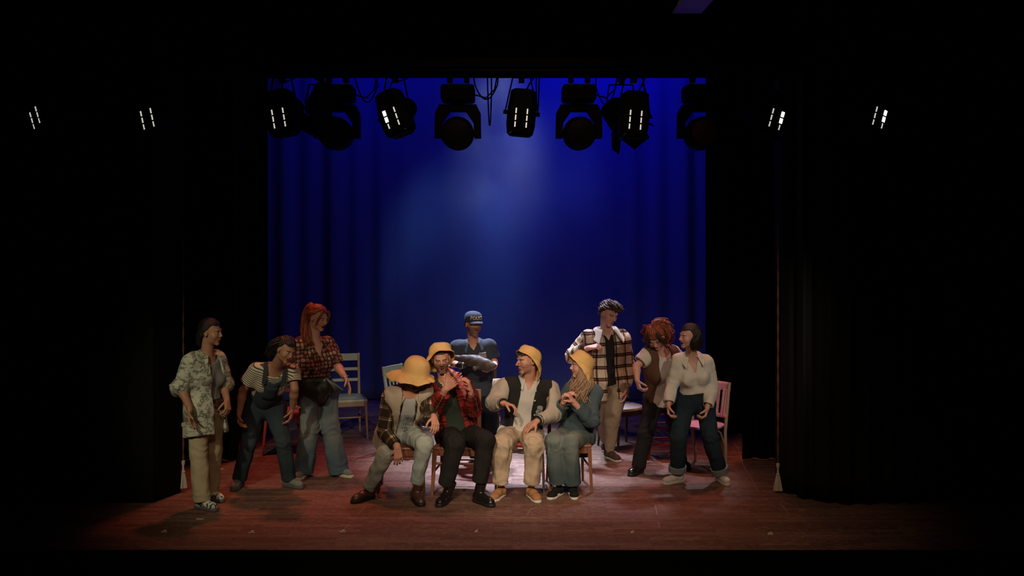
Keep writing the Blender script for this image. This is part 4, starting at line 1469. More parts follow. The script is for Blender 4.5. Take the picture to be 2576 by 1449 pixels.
def fresnel(px, py, roll, label, red=False, D=None, sc=1.0):
    D = D or BD
    p = W(px, py, D)
    o = empty('flood_lamp', (p[0], D, p[2]), label=label, cat='stage lamp')
    q = D / F * sc
    M = Matrix.Rotation(math.radians(roll), 4, 'Y') @ Matrix.Rotation(math.radians(25), 4, 'X')
    b = MB()
    b.lathe([(24 * q, 52 * q), (34 * q, 44 * q), (36 * q, 0), (34 * q, -28 * q)], 12, M)
    b.build('body', LAMPB, o)
    MB().lathe([(30 * q, -28 * q), (28 * q, -31 * q), (0.001, -33 * q)], 24, M).build('lens', RED_GLINT if red else LENS, o, smooth=True)
    d = MB()
    for a_ in (0, 90, 180, 270):
        Mr = M @ Matrix.Rotation(math.radians(a_), 4, 'Z')
        vs = [Mr @ Vector(v) for v in ((-34 * q, 34 * q, -28 * q), (34 * q, 34 * q, -28 * q), (24 * q, 58 * q, -62 * q), (-24 * q, 58 * q, -62 * q))]
        d._add(vs, [(0, 1, 2, 3)])
    dd = d.build('barn_doors', LAMPB, o)
    md = dd.modifiers.new('thickness', 'SOLIDIFY'); md.thickness = 0.004
    y = MB()
    for sx in (-1, 1):
        y.bar((sx * 40 * q, 0, 0), (sx * 30 * q, 0, bz - p[2] - 0.05), 0.01, 0.03)
    y.bar((-30 * q, 0, bz - p[2] - 0.05), (30 * q, 0, bz - p[2] - 0.05), 0.03, 0.01)
    y.box((0, (BD + 0.03 - D) / 2, bz - p[2] - 0.0), (0.05, abs(D - BD) + 0.02, 0.05))
    y.bar((0, 0.0, bz - p[2] - 0.055), (0, 0.0, bz - p[2] + 0.02), 0.03, 0.03)
    y.build('fork', LAMPB, o)
fresnel(808, 262, 30, 'dark flood lamp with barn doors half hidden behind the leftmost moving head', D=8.98)
fresnel(1562, 300, -38, 'dark square flood lamp hanging between a moving head and a profile lamp', D=9.0)
fresnel(578, 330, 20, 'dark lamp with a faint red glint on its lens in the darkness left of the backdrop', red=True, D=8.75, sc=0.8)
# loose cables looping below the header
for i, (xa, xb, dp) in enumerate(((1188, 1255, 52), (1500, 1560, 66), (885, 945, 60), (1225, 1236, 120), (1350, 1358, 84))):
    A, B = W(xa, 190, BD), W(xb, 190, BD)
    pts = [A + (B - A) * t + V3(0, 0.05, -dp * BD / F * math.sin(math.pi * t) ** 0.8) for t in np.linspace(0, 1, 16)]
    pts[0][2] += 0.06; pts[-1][2] += 0.06; pts = [q_ + V3(0, 0.16, 0) for q_ in pts]; pts[0][1] = BD + 0.03; pts[-1][1] = BD + 0.03
    o = MB().tube([p - A for p in pts], 0.006, 8).build('loop_cable', LAMPB, smooth=True); o.location = A
    tag(o, ('slack black cable looping from the bar right of the second moving head', 'slack black cable looping from the bar right of the third moving head', 'slack black cable looping from the bar right of the first moving head',
            'narrow black cable drop left of the middle profile lamp', 'narrow black cable drop right of the middle profile lamp')[i], 'cable', 'slack cables on the lighting bar')
# ceiling batten at the top, turned blue by an added point light
PB = flat('grey_batten', (0.35, 0.35, 0.4), 0.8)
p = W(1742, 14, 7.9)
o = MB().box((0, 0, 0), (0.24, 0.5, 0.02)).bar((-0.10, 0.0, 0.0), (-0.02, 0.0, 0.14), 0.05, 0.02).build('ceiling_batten', PB, bevel=0.004)
o.location = p; tag(o, 'small batten under the dark ceiling catching a little blue light', 'batten')
pl_ = bpy.data.lights.new('batten_fill_light', 'POINT'); pl_.energy = 0.35; pl_.color = (0.02, 0.02, 1); pl_.shadow_soft_size = 0.03  # small added light without a fixture, only for the batten
po = bpy.data.objects.new('batten_fill_light', pl_); po.location = (p[0] + 0.05, p[1], p[2] - 0.35); COL.objects.link(po)
MB().tube([(0, 0, 0.01), (0, 0, 6.80 - p[2])], 0.006, 6).build('hanger', LAMPB, o)

# haze hanging in front of the backdrop
def haze():
    m = bpy.data.materials.new('haze'); m.use_nodes = True; nt = m.node_tree
    nt.nodes.remove(nt.nodes['Principled BSDF'])
    v = nt.nodes.new('ShaderNodeVolumeScatter')
    v.inputs['Color'].default_value = (0.8, 0.9, 1, 1)
    co = objco(nt)
    sp = nt.nodes.new('ShaderNodeSeparateXYZ'); nt.links.new(co, sp.inputs[0])
    mr = nt.nodes.new('ShaderNodeMapRange'); mr.interpolation_type = 'SMOOTHSTEP'
    mr.inputs[1].default_value = -1.6; mr.inputs[2].default_value = -0.1; mr.inputs[3].default_value = 0.0; mr.inputs[4].default_value = 1.0
    nt.links.new(sp.outputs[2], mr.inputs[0])
    cl = noise(nt, co, 0.85, 3, 0.6)
    mr2 = nt.nodes.new('ShaderNodeMapRange'); mr2.inputs[1].default_value = 0.42; mr2.inputs[2].default_value = 0.62; mr2.inputs[3].default_value = 0.35; mr2.inputs[4].default_value = 1.9
    nt.links.new(cl, mr2.inputs[0])
    mx = nt.nodes.new('ShaderNodeMapRange'); mx.interpolation_type = 'SMOOTHSTEP'
    mx.inputs[1].default_value = 2.2; mx.inputs[2].default_value = 0.7; mx.inputs[3].default_value = 0.0; mx.inputs[4].default_value = 1.0
    nt.links.new(M_(nt, 'ABSOLUTE', M_(nt, 'ADD', sp.outputs[0], 0.1)), mx.inputs[0])
    nt.links.new(M_(nt, 'MULTIPLY', M_(nt, 'MULTIPLY', M_(nt, 'MULTIPLY', mr.outputs[0], mx.outputs[0]), mr2.outputs[0]), 0.015), v.inputs['Density'])
    v.inputs['Anisotropy'].default_value = 0.2
    nt.links.new(v.outputs[0], nt.nodes['Material Output'].inputs['Volume'])
    o = MB().box((0, 0, 0), (4.6, 2.2, 4.6)).build('haze', m)
    o.location = (0.0, 13.15, 3.1)
    tag(o, 'thin stage haze hanging in the light in front of the backdrop', 'haze', kind='stuff')

haze()
# ------------------------------------------------------------------ chairs
def place(o, x, y, rz): o.location = (x, y, 0); o.rotation_euler = (0, 0, math.radians(rz)); return o

def wood_chair(label, fm, sm=None, w=0.42, d=0.40, sh=0.455, bh=0.92, splay=0.02, rails=((0.86, 0.07), (0.72, 0.045), (0.60, 0.045)), pad=False, back='ladder',
               legr=0.032, rungs=((0.24, 'side'), (0.24, 'front')), name='wooden_chair', lean=0.07, taper=0.6, top_w=None, bm=None):
    """front is -y. every leg, rail and rung its own part"""
    o = empty(name, (0, 0, 0), label=label, cat='chair')
    sm = sm or fm; bm = bm or fm
    seat = MB()
    th = 0.035
    fw, bw = w, w * 0.88
    vs = []
    for z in (sh - th, sh):
        vs += [(-fw / 2, -d / 2, z), (fw / 2, -d / 2, z), (bw / 2, d / 2, z), (-bw / 2, d / 2, z)]
    seat._add(vs, [(3, 2, 1, 0), (4, 5, 6, 7), (0, 1, 5, 4), (1, 2, 6, 5), (2, 3, 7, 6), (3, 0, 4, 7)])
    so = seat.build('seat', sm, o, bevel=0.012)
    ap = MB()
    for a, b in (((-fw / 2 + .02, -d / 2 + .02), (fw / 2 - .02, -d / 2 + .02)), ((-fw / 2 + .02, -d / 2 + .02), (-bw / 2 + .02, d / 2 - .02)), ((fw / 2 - .02, -d / 2 + .02), (bw / 2 - .02, d / 2 - .02))):
        ap.bar((a[0], a[1], sh - th - 0.025), (b[0], b[1], sh - th - 0.025), 0.05, 0.018, side=(0, 0, 1))
    ap.build('apron', fm, o, bevel=0.003)
    for sx in (-1, 1):
        MB().bar((sx * (fw / 2 - .022), -d / 2 + .022, sh - th), (sx * (fw / 2 - .022 + splay), -d / 2 + .01 - splay, 0.0), legr, legr, legr * taper, legr * taper).build('leg', fm, o, bevel=0.004)
        m = MB()
        m.bar((sx * (bw / 2 - .016), d / 2 - .01, sh), (sx * (bw / 2 - .016 + splay), d / 2 + .03 + splay, 0.0), legr, legr, legr * taper, legr * taper)
        m.build('leg', fm, o, bevel=0.004)
        tw = (top_w or bw) / 2
        MB().bar((sx * (bw / 2 - .016), d / 2 - .01, sh - .03), (sx * (tw - .016), d / 2 - .01 + lean, bh), legr, legr * .8, legr * .8, legr * .6).build('back_post', fm, o, bevel=0.004)
    def yb(z): return d / 2 - .01 + lean * (z - sh) / (bh - sh)
    tw = (top_w or bw)
    def wz(z): return (bw + (tw - bw) * (z - sh) / (bh - sh)) / 2 - 0.016
    for z, h in rails:
        n = 8; mb = MB(); front, backr = [], []
        rows = [[], [], [], []]
        for i in range(n + 1):
            t = -1 + 2 * i / n; x = wz(z) * t * (1.0 if z < bh - .05 else 1.06); y = yb(z) + 0.022 * (1 - t * t)
            rows[0].append((x, y - .009, z - h / 2)); rows[1].append((x, y - .009, z + h / 2)); rows[2].append((x, y + .009, z + h / 2)); rows[3].append((x, y + .009, z - h / 2))
        mb.grid(rows + [rows[0]])
        mb._add([r[0] for r in rows], [(0, 1, 2, 3)]); mb._add([r[-1] for r in rows], [(3, 2, 1, 0)])
        mb.build('back_rail', bm, o, bevel=0.003)
    if back == 'slats':
        z0, z1 = rails[-1][0], rails[0][0]
        k = 5
        for i in range(k):
            t = -1 + 2 * (i + .5) / k
            MB().bar((t * wz(z0) * .95, yb(z0) + .018, z0), (t * wz(z1) * .95, yb(z1) + .018, z1), 0.022, 0.010).build('slat', bm, o, bevel=0.002)
    for z, kind in rungs:
        if kind == 'side':
            for sx in (-1, 1):
                MB().tube([(sx * (fw / 2 - .015), -d / 2 + .01, z), (sx * (bw / 2 - .01), d / 2 + .012, z)], 0.011, 10).build('rung', fm, o, smooth=True)
        elif kind == 'front':
            MB().tube([(-fw / 2 + .015, -d / 2 + .005, z + .05), (fw / 2 - .015, -d / 2 + .005, z + .05)], 0.011, 10).build('rung', fm, o, smooth=True)
        elif kind == 'cross':
            MB().tube([(-fw / 2 + .02, 0, z), (fw / 2 - .02, 0, z)], 0.010, 10).build('rung', fm, o, smooth=True)
        elif kind == 'back':
            MB().tube([(-bw / 2 + .02, d / 2 + .012, z), (bw / 2 - .02, d / 2 + .012, z)], 0.010, 10).build('rung', fm, o, smooth=True)
    if pad:
        p = MB(); rows = []
        n = 10
        for i in range(n + 1):
            row = []
            for k in range(n + 1):
                u, v = -1 + 2 * i / n, -1 + 2 * k / n
                ww = fw / 2 + (bw - fw) / 2 * (v + 1) / 2
                row.append((u * (ww - .004), v * (d / 2 - .004), sh + 0.004 + 0.022 * (1 - u ** 4) * (1 - v ** 4)))
            rows.append(row)
        p.grid(rows); p.build('cushion', pad, o, smooth=True)
    return o

CREAM = flat('cream_paint', (0.47, 0.44, 0.33), 0.55)
MINT = flat('mint_vinyl', (0.38, 0.45, 0.36), 0.45)
LEGW = wood('bare_leg_wood', (0.42, 0.25, 0.15), (0.30, 0.16, 0.09))
SAGE = flat('sage_paint', (0.33, 0.36, 0.27), 0.55)
REDP = flat('red_paint', (0.42, 0.035, 0.03), 0.45)
PINKR = flat('rose_seat', (0.62, 0.13, 0.13), 0.5)
PINK = flat('pink_paint', (0.62, 0.30, 0.38), 0.5)
BEIGE = wood('bleached_wood', (0.48, 0.36, 0.25), (0.36, 0.25, 0.17))
BROWNW = wood('brown_wood', (0.27, 0.095, 0.035), (0.13, 0.045, 0.02))
DARKW = wood('dark_wood', (0.07, 0.028, 0.02), (0.03, 0.012, 0.01))
WHITEV = flat('white_vinyl', (0.60, 0.53, 0.46), 0.5)
CHROME = flat('dull_chrome', (0.45, 0.42, 0.42), 0.35, 1.0)
REDV = flat('red_cushion', (0.50, 0.045, 0.03), 0.5)
PALEB = flat('pale_backrest', (0.52, 0.44, 0.40), 0.6)

def at(px, py): 
    d = floor_d(py); return W(px, py, d)

# cream ladder back chair behind the red haired person
p = at(882, 1092)
place(wood_chair('cream ladder back chair with a mint seat behind the red haired person', LEGW, CREAM, w=0.46, d=0.42, sh=0.47, bh=0.97, rails=((0.92, 0.085), (0.775, 0.035), (0.645, 0.035)), pad=MINT, bm=CREAM,
                 rungs=((0.22, 'side'), (0.22, 'cross')), name='ladder_back_chair', lean=0.05), -2.0, 11.97, 17)
# sage chair half hidden by the wide hat
p = W(997, 900, 11.3)
place(wood_chair('sage green slat back chair half hidden behind the widest yellow hat', SAGE, SAGE, w=0.42, d=0.40, bh=0.95, rails=((0.90, 0.09), (0.62, 0.04)), back='slats', name='slat_back_chair', lean=0.09), -1.12, 11.15, 60)
# red chair behind the overalls
p = at(702, 1142)
place(wood_chair('red wooden chair with a rose seat behind the person in overalls', REDP, PINKR, w=0.42, d=0.40, sh=0.46, bh=0.80, rails=((0.76, 0.05), (0.64, 0.035)), rungs=((0.25, 'side'),), name='red_chair', splay=0.04, lean=0.05), p[0], p[1] + 0.18, 16)
# chairs of the seated four
place(wood_chair('brown wooden chair under the person in the beige vest', BROWNW, BROWNW, w=0.43, d=0.42, sh=0.455, bh=0.84, rails=((0.79, 0.08), (0.66, 0.04)), rungs=((0.30, 'side'), (0.30, 'front')), name='wooden_chair', legr=0.045), W(1008, 0, 9.43)[0], 9.48, 6)
place(wood_chair('brown wooden chair under the person in the red plaid shirt', BROWNW, BROWNW, w=0.44, d=0.42, sh=0.455, bh=0.92, rails=((0.885, 0.075), (0.70, 0.04)), rungs=((0.22, 'side'), (0.25, 'front'), (0.24, 'back')), name='wooden_chair', legr=0.042), W(1152, 0, 9.45)[0], 9.50, -4)
place(wood_chair('brown wooden chair under the long haired person in the teal shirt', BROWNW, BROWNW, w=0.40, d=0.42, sh=0.455, bh=0.86, rails=((0.81, 0.08), (0.66, 0.04)), rungs=((0.24, 'side'),), name='wooden_chair', legr=0.036), W(1430, 0, 9.55)[0], 9.60, 4)

def tube_chair():
    o = empty('tube_chair', (0, 0, 0), label='metal tube chair with red seat and wide pale back under the varsity jacket', cat='chair')
    w, d, sh = 0.42, 0.40, 0.445
    MB().box((0, 0, sh), (w, d, 0.035)).build('seat', REDV, o, bevel=0.014)
    MB().tube([(-w / 2, d / 2, sh - .03), (-w / 2, -d / 2 + .05, sh - .03), (-w / 2 + .05, -d / 2, sh - .03), (w / 2 - .05, -d / 2, sh - .03), (w / 2, -d / 2 + .05, sh - .03), (w / 2, d / 2, sh - .03)], 0.011, 10).build('seat_frame', CHROME, o, smooth=True)
    for sx in (-1, 1):
        MB().tube([(sx * w / 2 * .8, -d / 2 + .02, sh - .03), (sx * w / 2, -d / 2 + .0, sh - .10), (sx * (w / 2 + .02), -d / 2 - .02, 0)], 0.011, 10).build('leg', CHROME, o, smooth=True)
        MB().tube([(sx * w / 2, d / 2, sh - .03), (sx * (w / 2 + .02), d / 2 + .05, 0)], 0.011, 10).build('leg', CHROME, o, smooth=True)
        MB().tube([(sx * w / 2, d / 2 - .02, sh - .03), (sx * w / 2, d / 2 + .03, sh + .15), (sx * w / 2, d / 2 + .10, 0.93)], 0.011, 10).build('back_post', CHROME, o, smooth=True)
    rows = []
    for z in np.linspace(0.70, 1.0, 7):
        rows.append([(0.285 * t * (1 if z < .98 else .97), d / 2 + .09 + 0.05 * (1 - t * t) - .02, z) for t in np.linspace(-1, 1, 15)])
    b = MB().grid(rows).build('backrest', PALEB, o, smooth=True)
    md = b.modifiers.new('thickness', 'SOLIDIFY'); md.thickness = 0.025; md.offset = 0
    return o
place(tube_chair(), W(1309, 0, 9.62)[0], 9.63, -2)

# dark chair post beside the police cap person
place(wood_chair('dark chair with white capped back posts behind the fish', DARKW, DARKW, w=0.42, d=0.40, sh=0.46, bh=0.925, rails=((0.80, 0.10), (0.66, 0.06)), name='dark_chair', legr=0.05, taper=0.6), W(1208, 0, 11.4)[0], 11.35, 0)
ch = [o for o in COL.objects if o.name == 'dark_chair'][0]
for sx in (-1, 1):
    MB().box((sx * 0.169, 0.26, 0.925), (0.055, 0.045, 0.02)).build('post_cap', WHITEV, ch, bevel=0.005)

# white seated dark chair beside the plaid coat
def round_chair():
    o = empty('round_seat_chair', (0, 0, 0), label='dark legged chair with a round white seat beside the long plaid coat', cat='chair')
    sh = 0.47
    def outline(t, g):
        a = 2 * math.pi * t
        r = 1.0 / (abs(math.cos(a)) ** 3 + abs(math.sin(a)) ** 3) ** (1 / 3)
        return (math.cos(a) * (0.225 + g) * r, math.sin(a) * (0.215 + g) * r)
    mb = MB(); vs = []
    prof = [(-0.012, sh - .03), (0.0, sh - .02), (0.0, sh), (-0.02, sh + .012)]
    n = 40
    for g, z in prof: vs += [(*outline(k / n, g), z) for k in range(n)]
    fs = [(i * n + k, i * n + (k + 1) % n, (i + 1) * n + (k + 1) % n, (i + 1) * n + k) for i in range(3) for k in range(n)]
    fs += [tuple(range(n - 1, -1, -1)), tuple(3 * n + k for k in range(n))]
    mb._add(vs, fs); mb.build('seat', WHITEV, o, smooth=True)
    mb = MB(); vs = []
    for g, z in ((-0.03, sh - .09), (-0.018, sh - .085), (-0.018, sh - .03)): vs += [(*outline(k / n, g), z) for k in range(n)]
    fs = [(i * n + k, i * n + (k + 1) % n, (i + 1) * n + (k + 1) % n, (i + 1) * n + k) for i in range(2) for k in range(n)]
    fs += [tuple(range(n - 1, -1, -1)), tuple(2 * n + k for k in range(n))]
    mb._add(vs, fs); mb.build('apron', DARKW, o, smooth=True)
    for x, y in ((-1, -1), (1, -1), (-1, 1), (1, 1)):
        MB().tube([(x * .175, y * .165, sh - .05), (x * .185, y * .175, 0.2), (x * .20, y * .195, 0)], [0.022, 0.019, 0.012], 12).build('leg', DARKW, o, smooth=True)
    for sx in (-1, 1):
        MB().tube([(sx * .18, .18, sh - .04), (sx * .185, .20, 0.7), (sx * .16, .25, 0.93)], [0.018, 0.016, 0.014], 10).build('back_post', DARKW, o, smooth=True)
    MB().bar((-.20, .25, .935), (.20, .25, .935), 0.05, 0.022, side=(0, 0, 1)).build('back_rail', SAGE, o, bevel=0.004)
    MB().bar((-.18, .20, .60), (.18, .20, .60), 0.055, 0.022, side=(0, 0, 1)).build('back_rail', SAGE, o, bevel=0.004)
    for i in range(4):
        x = -0.11 + 0.073 * i
        MB().tube([(x, .20, .60), (x, .25, .92)], 0.009, 8).build('spindle', DARKW, o, smooth=True)
    return o
place(round_chair(), W(1566, 0, 11.35)[0], 11.38, 30)
# red high stool
def stool():
    o = empty('red_stool', (0, 0, 0), label='red wooden stool with rungs behind the person in the brown vest', cat='stool')
    MB().box((0, 0, 0.50), (0.36, 0.34, 0.04)).build('seat', PINKR, o, bevel=0.012)
    P = {}
    for i, x in enumerate((-1, 1)):
        for y in (-1, 1):
            a = Vector((x * .135, y * .13, .485)); b = Vector((x * .19, y * .18, 0))
            MB().tube([a, b], [0.022, 0.019], 10).build('leg', REDP, o, smooth=True)
            P[x, y] = (a, b)
    for z in (0.16, 0.33):
        f = 1 - z / .485
        for (p, q) in (((-1, -1), (1, -1)), ((-1, 1), (1, 1)), ((-1, -1), (-1, 1)), ((1, -1), (1, 1))):
            A = P[p][0] + (P[p][1] - P[p][0]) * f; B = P[q][0] + (P[q][1] - P[q][0]) * f
            MB().tube([A, B], 0.011, 8).build('rung', REDP, o, smooth=True)
    return o
place(stool(), W(1662, 0, 10.9)[0], 10.93, 8)
# pink bentwood armchair
def pink_chair():
    o = empty('bentwood_chair', (0, 0, 0), label='pink chair with pale bent wooden legs behind the white blouse', cat='chair')
    sh = 0.455
    mb = MB(); vs = []; n = 36
    def ol(k, g):
        a = 2 * math.pi * k / n
        r = 1.0 / (abs(math.cos(a)) ** 2.6 + abs(math.sin(a)) ** 2.6) ** (1 / 2.6)
        return (math.cos(a) * (0.215 + g) * r, math.sin(a) * (0.21 + g) * r)
    for g, z in ((-.015, sh - .03), (0, sh - .02), (0, sh - .003), (-.02, sh)): vs += [(*ol(k, g), z) for k in range(n)]
    fs = [(i * n + k, i * n + (k + 1) % n, (i + 1) * n + (k + 1) % n, (i + 1) * n + k) for i in range(3) for k in range(n)] + [tuple(range(n - 1, -1, -1)), tuple(3 * n + k for k in range(n))]
    mb._add(vs, fs); mb.build('seat', PINK, o, smooth=True)
    for x, y in ((-1, -1), (1, -1)):
        MB().tube([(x * .15, y * .14, sh - .02), (x * .19, y * .17, sh * .6), (x * .20, y * .20, 0)], [0.018, 0.017, 0.014], 10).build('leg', BEIGE, o, smooth=True)
    for x in (-1, 1):
        MB().tube([(x * .17, .24, 0), (x * .18, .19, sh * .8), (x * .20, .20, 0.62), (x * .205, .25, 0.87)], [0.016, 0.018, 0.018, 0.014], 10).build('back_post', BEIGE, o, smooth=True)
    # curved shell back with vertical slats
    rows = []
    for z in np.linspace(0.78, 0.87, 4): rows.append([(0.205 * math.sin(t), 0.235 - 0.0 + 0.07 * math.cos(t) - 0.02 + (z - .78) * .2, z) for t in np.linspace(-1.5, 1.5, 15)])
    b = MB().grid(rows).build('back_rail', PINK, o, smooth=True); md = b.modifiers.new('t', 'SOLIDIFY'); md.thickness = 0.02
    rows = []
    for z in np.linspace(0.50, 0.54, 3): rows.append([(0.185 * math.sin(t), 0.185 + 0.06 * math.cos(t) - 0.02, z) for t in np.linspace(-1.5, 1.5, 15)])
    b = MB().grid(rows).build('back_rail', PINK, o, smooth=True); md = b.modifiers.new('t', 'SOLIDIFY'); md.thickness = 0.02
    for i, t in enumerate(np.linspace(-1.2, 1.2, 7)):
        MB().bar((0.185 * math.sin(t), .165 + .06 * math.cos(t), .52), (.205 * math.sin(t), .215 + .07 * math.cos(t), .80), 0.034, 0.010).build('slat', PINK, o, bevel=0.002)
    # bent hoops under the seat
    for sx in (-1, 1):
        MB().tube([(sx * .19, -.18, 0.14), (sx * .16, -.10, 0.34), (sx * .15, 0.0, 0.41), (sx * .16, .10, 0.36), (sx * .175, .20, 0.2)], 0.010, 8).build('brace', BEIGE, o, smooth=True)
    return o
place(pink_chair(), W(1768, 0, 10.4)[0], 10.42, -32)
# ------------------------------------------------------------------ cloth and leather of the cast
HATY = cloth('yellow_oilcloth', (0.72, 0.46, 0.18), (0.62, 0.38, 0.14), rough=0.6)
BLACKHAIR = hairmat('black_hair', (0.006, 0.005, 0.005), (0.022, 0.016, 0.012))
BROWNHAIR = hairmat('brown_hair', (0.020, 0.010, 0.006), (0.070, 0.038, 0.022))
REDHAIR = hairmat('red_hair', (0.16, 0.028, 0.012), (0.36, 0.085, 0.035))
BLONDE = hairmat('blonde_hair', (0.13, 0.060, 0.035), (0.55, 0.36, 0.22))
PATTERN = patches('printed_shirt', (0.55, 0.54, 0.42), (0.44, 0.45, 0.36), (0.17, 0.18, 0.15), 19)
GREYT = cloth('grey_knit', (0.26, 0.26, 0.25))
KHAKI = cloth('cream_twill', (0.50, 0.41, 0.27), (0.40, 0.32, 0.21))
STRIPE = stripes('striped_jersey', (0.62, 0.56, 0.45), (0.055, 0.055, 0.05), 0.019, 0.42)
DENIMD = denim('dark_denim', (0.032, 0.048, 0.062), (0.07, 0.09, 0.11), 0.5)
DENIMB = denim('blue_denim', (0.080, 0.125, 0.17), (0.30, 0.31, 0.28), 0.75)
DENIMG = denim('pale_green_denim', (0.25, 0.30, 0.275), (0.42, 0.44, 0.37), 0.8)
DENIMT = denim('teal_denim', (0.055, 0.080, 0.084), (0.22, 0.25, 0.22), 0.95)
DENIMN = denim('navy_denim', (0.015, 0.024, 0.034), (0.03, 0.048, 0.058), 0.5)
FLORAL = medallions('flower_print', (0.075, 0.018, 0.016), (0.50, 0.40, 0.31), (0.20, 0.09, 0.07), 24)
BEIGEV = cloth('beige_canvas', (0.50, 0.42, 0.31), (0.44, 0.37, 0.27))
PLAIDB = plaid('dark_plaid', (1.0, 1.0, 1.0), [(0.0, (0.17, 0.14, 0.10)), (0.40, (0.75, 0.66, 0.54)), (0.46, (0.20, 0.16, 0.12)), (0.54, (0.80, 0.70, 0.58)), (0.66, (0.30, 0.24, 0.2)), (0.72, (0.16, 0.13, 0.10))],
               [(0.0, (0.17, 0.15, 0.12)), (0.38, (0.7, 0.62, 0.5)), (0.45, (0.22, 0.18, 0.14)), (0.52, (0.9, 0.8, 0.7)), (0.64, (0.3, 0.25, 0.2)), (0.70, (0.18, 0.15, 0.12))], 0.105)
PLAIDR = plaid('red_plaid', (0.95, 0.9, 0.9), [(0.0, (0.40, 0.085, 0.07)), (0.35, (0.14, 0.05, 0.045)), (0.55, (0.50, 0.30, 0.20)), (0.60, (0.12, 0.05, 0.045)), (0.80, (0.38, 0.10, 0.085))],
               [(0.0, (0.62, 0.28, 0.25)), (0.30, (0.28, 0.16, 0.15)), (0.52, (0.9, 0.72, 0.55)), (0.57, (0.25, 0.12, 0.11)), (0.78, (0.70, 0.22, 0.18))], 0.11)
PLAIDC = plaid('cream_plaid', (1.0, 1.0, 1.0), [(0.0, (0.74, 0.66, 0.55)), (0.36, (0.30, 0.16, 0.14)), (0.42, (0.68, 0.60, 0.50)), (0.52, (0.15, 0.10, 0.09)), (0.70, (0.74, 0.66, 0.55))],
               [(0.0, (0.80, 0.74, 0.66)), (0.40, (0.12, 0.06, 0.06)), (0.55, (0.5, 0.42, 0.38)), (0.58, (0.08, 0.05, 0.05)), (0.70, (0.78, 0.72, 0.64))], 0.125)
TEE = cloth('white_jersey', (0.46, 0.46, 0.43), (0.40, 0.41, 0.38))
TEEW = cloth('cream_jersey', (0.64, 0.59, 0.50), (0.57, 0.52, 0.44))
SHIRTW = cloth('white_shirting', (0.55, 0.53, 0.48), (0.48, 0.46, 0.42))
GREENT = cloth('dark_green_cotton', (0.030, 0.040, 0.030))
BLACKT = cloth('black_trouser', (0.020, 0.018, 0.018), (0.014, 0.013, 0.013))
COPT = cloth('navy_uniform', (0.035, 0.042, 0.058), (0.026, 0.032, 0.044))
COPP = cloth('navy_trouser', (0.012, 0.016, 0.026))
VARS = cloth('black_wool', (0.022, 0.021, 0.020), (0.016, 0.016, 0.016))
SLEEV = cloth('cream_sleeve', (0.42, 0.37, 0.30), (0.35, 0.31, 0.25), rough=0.5)
CHINO = cloth('beige_chino', (0.52, 0.40, 0.28), (0.43, 0.33, 0.23))
CHINOB = cloth('brown_chino', (0.30, 0.22, 0.15), (0.24, 0.18, 0.12))
TEAL = cloth('teal_cotton', (0.062, 0.090, 0.102), (0.048, 0.072, 0.082))
FUR = cloth('cream_fleece', (0.52, 0.47, 0.41), (0.44, 0.40, 0.34))
BVEST = cloth('brown_suede', (0.135, 0.070, 0.045), (0.10, 0.05, 0.032))
BLOUSE = cloth('ivory_blouse', (0.64, 0.60, 0.52), (0.57, 0.53, 0.46))
LEATHB = leather('black_leather', (0.012, 0.011, 0.010), 0.22)
BAGL = leather('bag_leather', (0.010, 0.009, 0.009), 0.42)
LEATHN = leather('brown_leather', (0.075, 0.035, 0.025), 0.35)
SOLEB = flat('black_rubber', (0.010, 0.010, 0.010), 0.6)
SOLEW = flat('white_rubber', (0.62, 0.57, 0.50), 0.6)
SOLEG = flat('grey_rubber', (0.10, 0.10, 0.10), 0.7)
TAN = cloth('tan_suede', (0.42, 0.21, 0.09), (0.34, 0.16, 0.07))
WHITESH = cloth('white_trainer', (0.62, 0.58, 0.50), (0.55, 0.50, 0.44))
GREYSH = cloth('grey_trainer', (0.26, 0.27, 0.27), (0.14, 0.14, 0.15))
GREENSH = patches('white_green_trainer', (0.45, 0.52, 0.46), (0.05, 0.06, 0.06), (0.60, 0.62, 0.56), 9)
BLACKSH = cloth('black_suede', (0.014, 0.014, 0.014))
BROWNSH = cloth('brown_knit', (0.085, 0.055, 0.04))
LACEW = flat('white_lace', (0.62, 0.60, 0.55), 0.8)
LACEB = flat('black_lace', (0.012, 0.012, 0.012), 0.8)
BONEW = flat('button', (0.55, 0.50, 0.45), 0.4)
GOLD = flat('gold_thread', (0.75, 0.55, 0.38), 0.5)
MALE = (0.52, 0.27, 0.19); FAIR = (0.58, 0.33, 0.25); TANNED = (0.42, 0.225, 0.145)

def kneewear(V, bi, t):
    """jeans fade on the front of the thighs and the knees"""
    w = np.where(bi < 2, np.clip((t - 0.05) / 0.6, 0, 1), np.clip((0.75 - t) / 0.75, 0, 1) ** 1.3)
    return np.clip(w * (0.75 + 0.25 * wavy(V, 22, 3)), 0, 1)

def buttons(parent, pts, r=0.006, mat=None):
    for p in pts:
        b = MB(); b.lathe([(r, 0), (r, .003), (r * .6, .004)], 12, Matrix.Translation(Vector(p)) @ Matrix.Rotation(math.radians(90), 4, 'X'))
        b.build('button', mat or BONEW, parent, smooth=True)

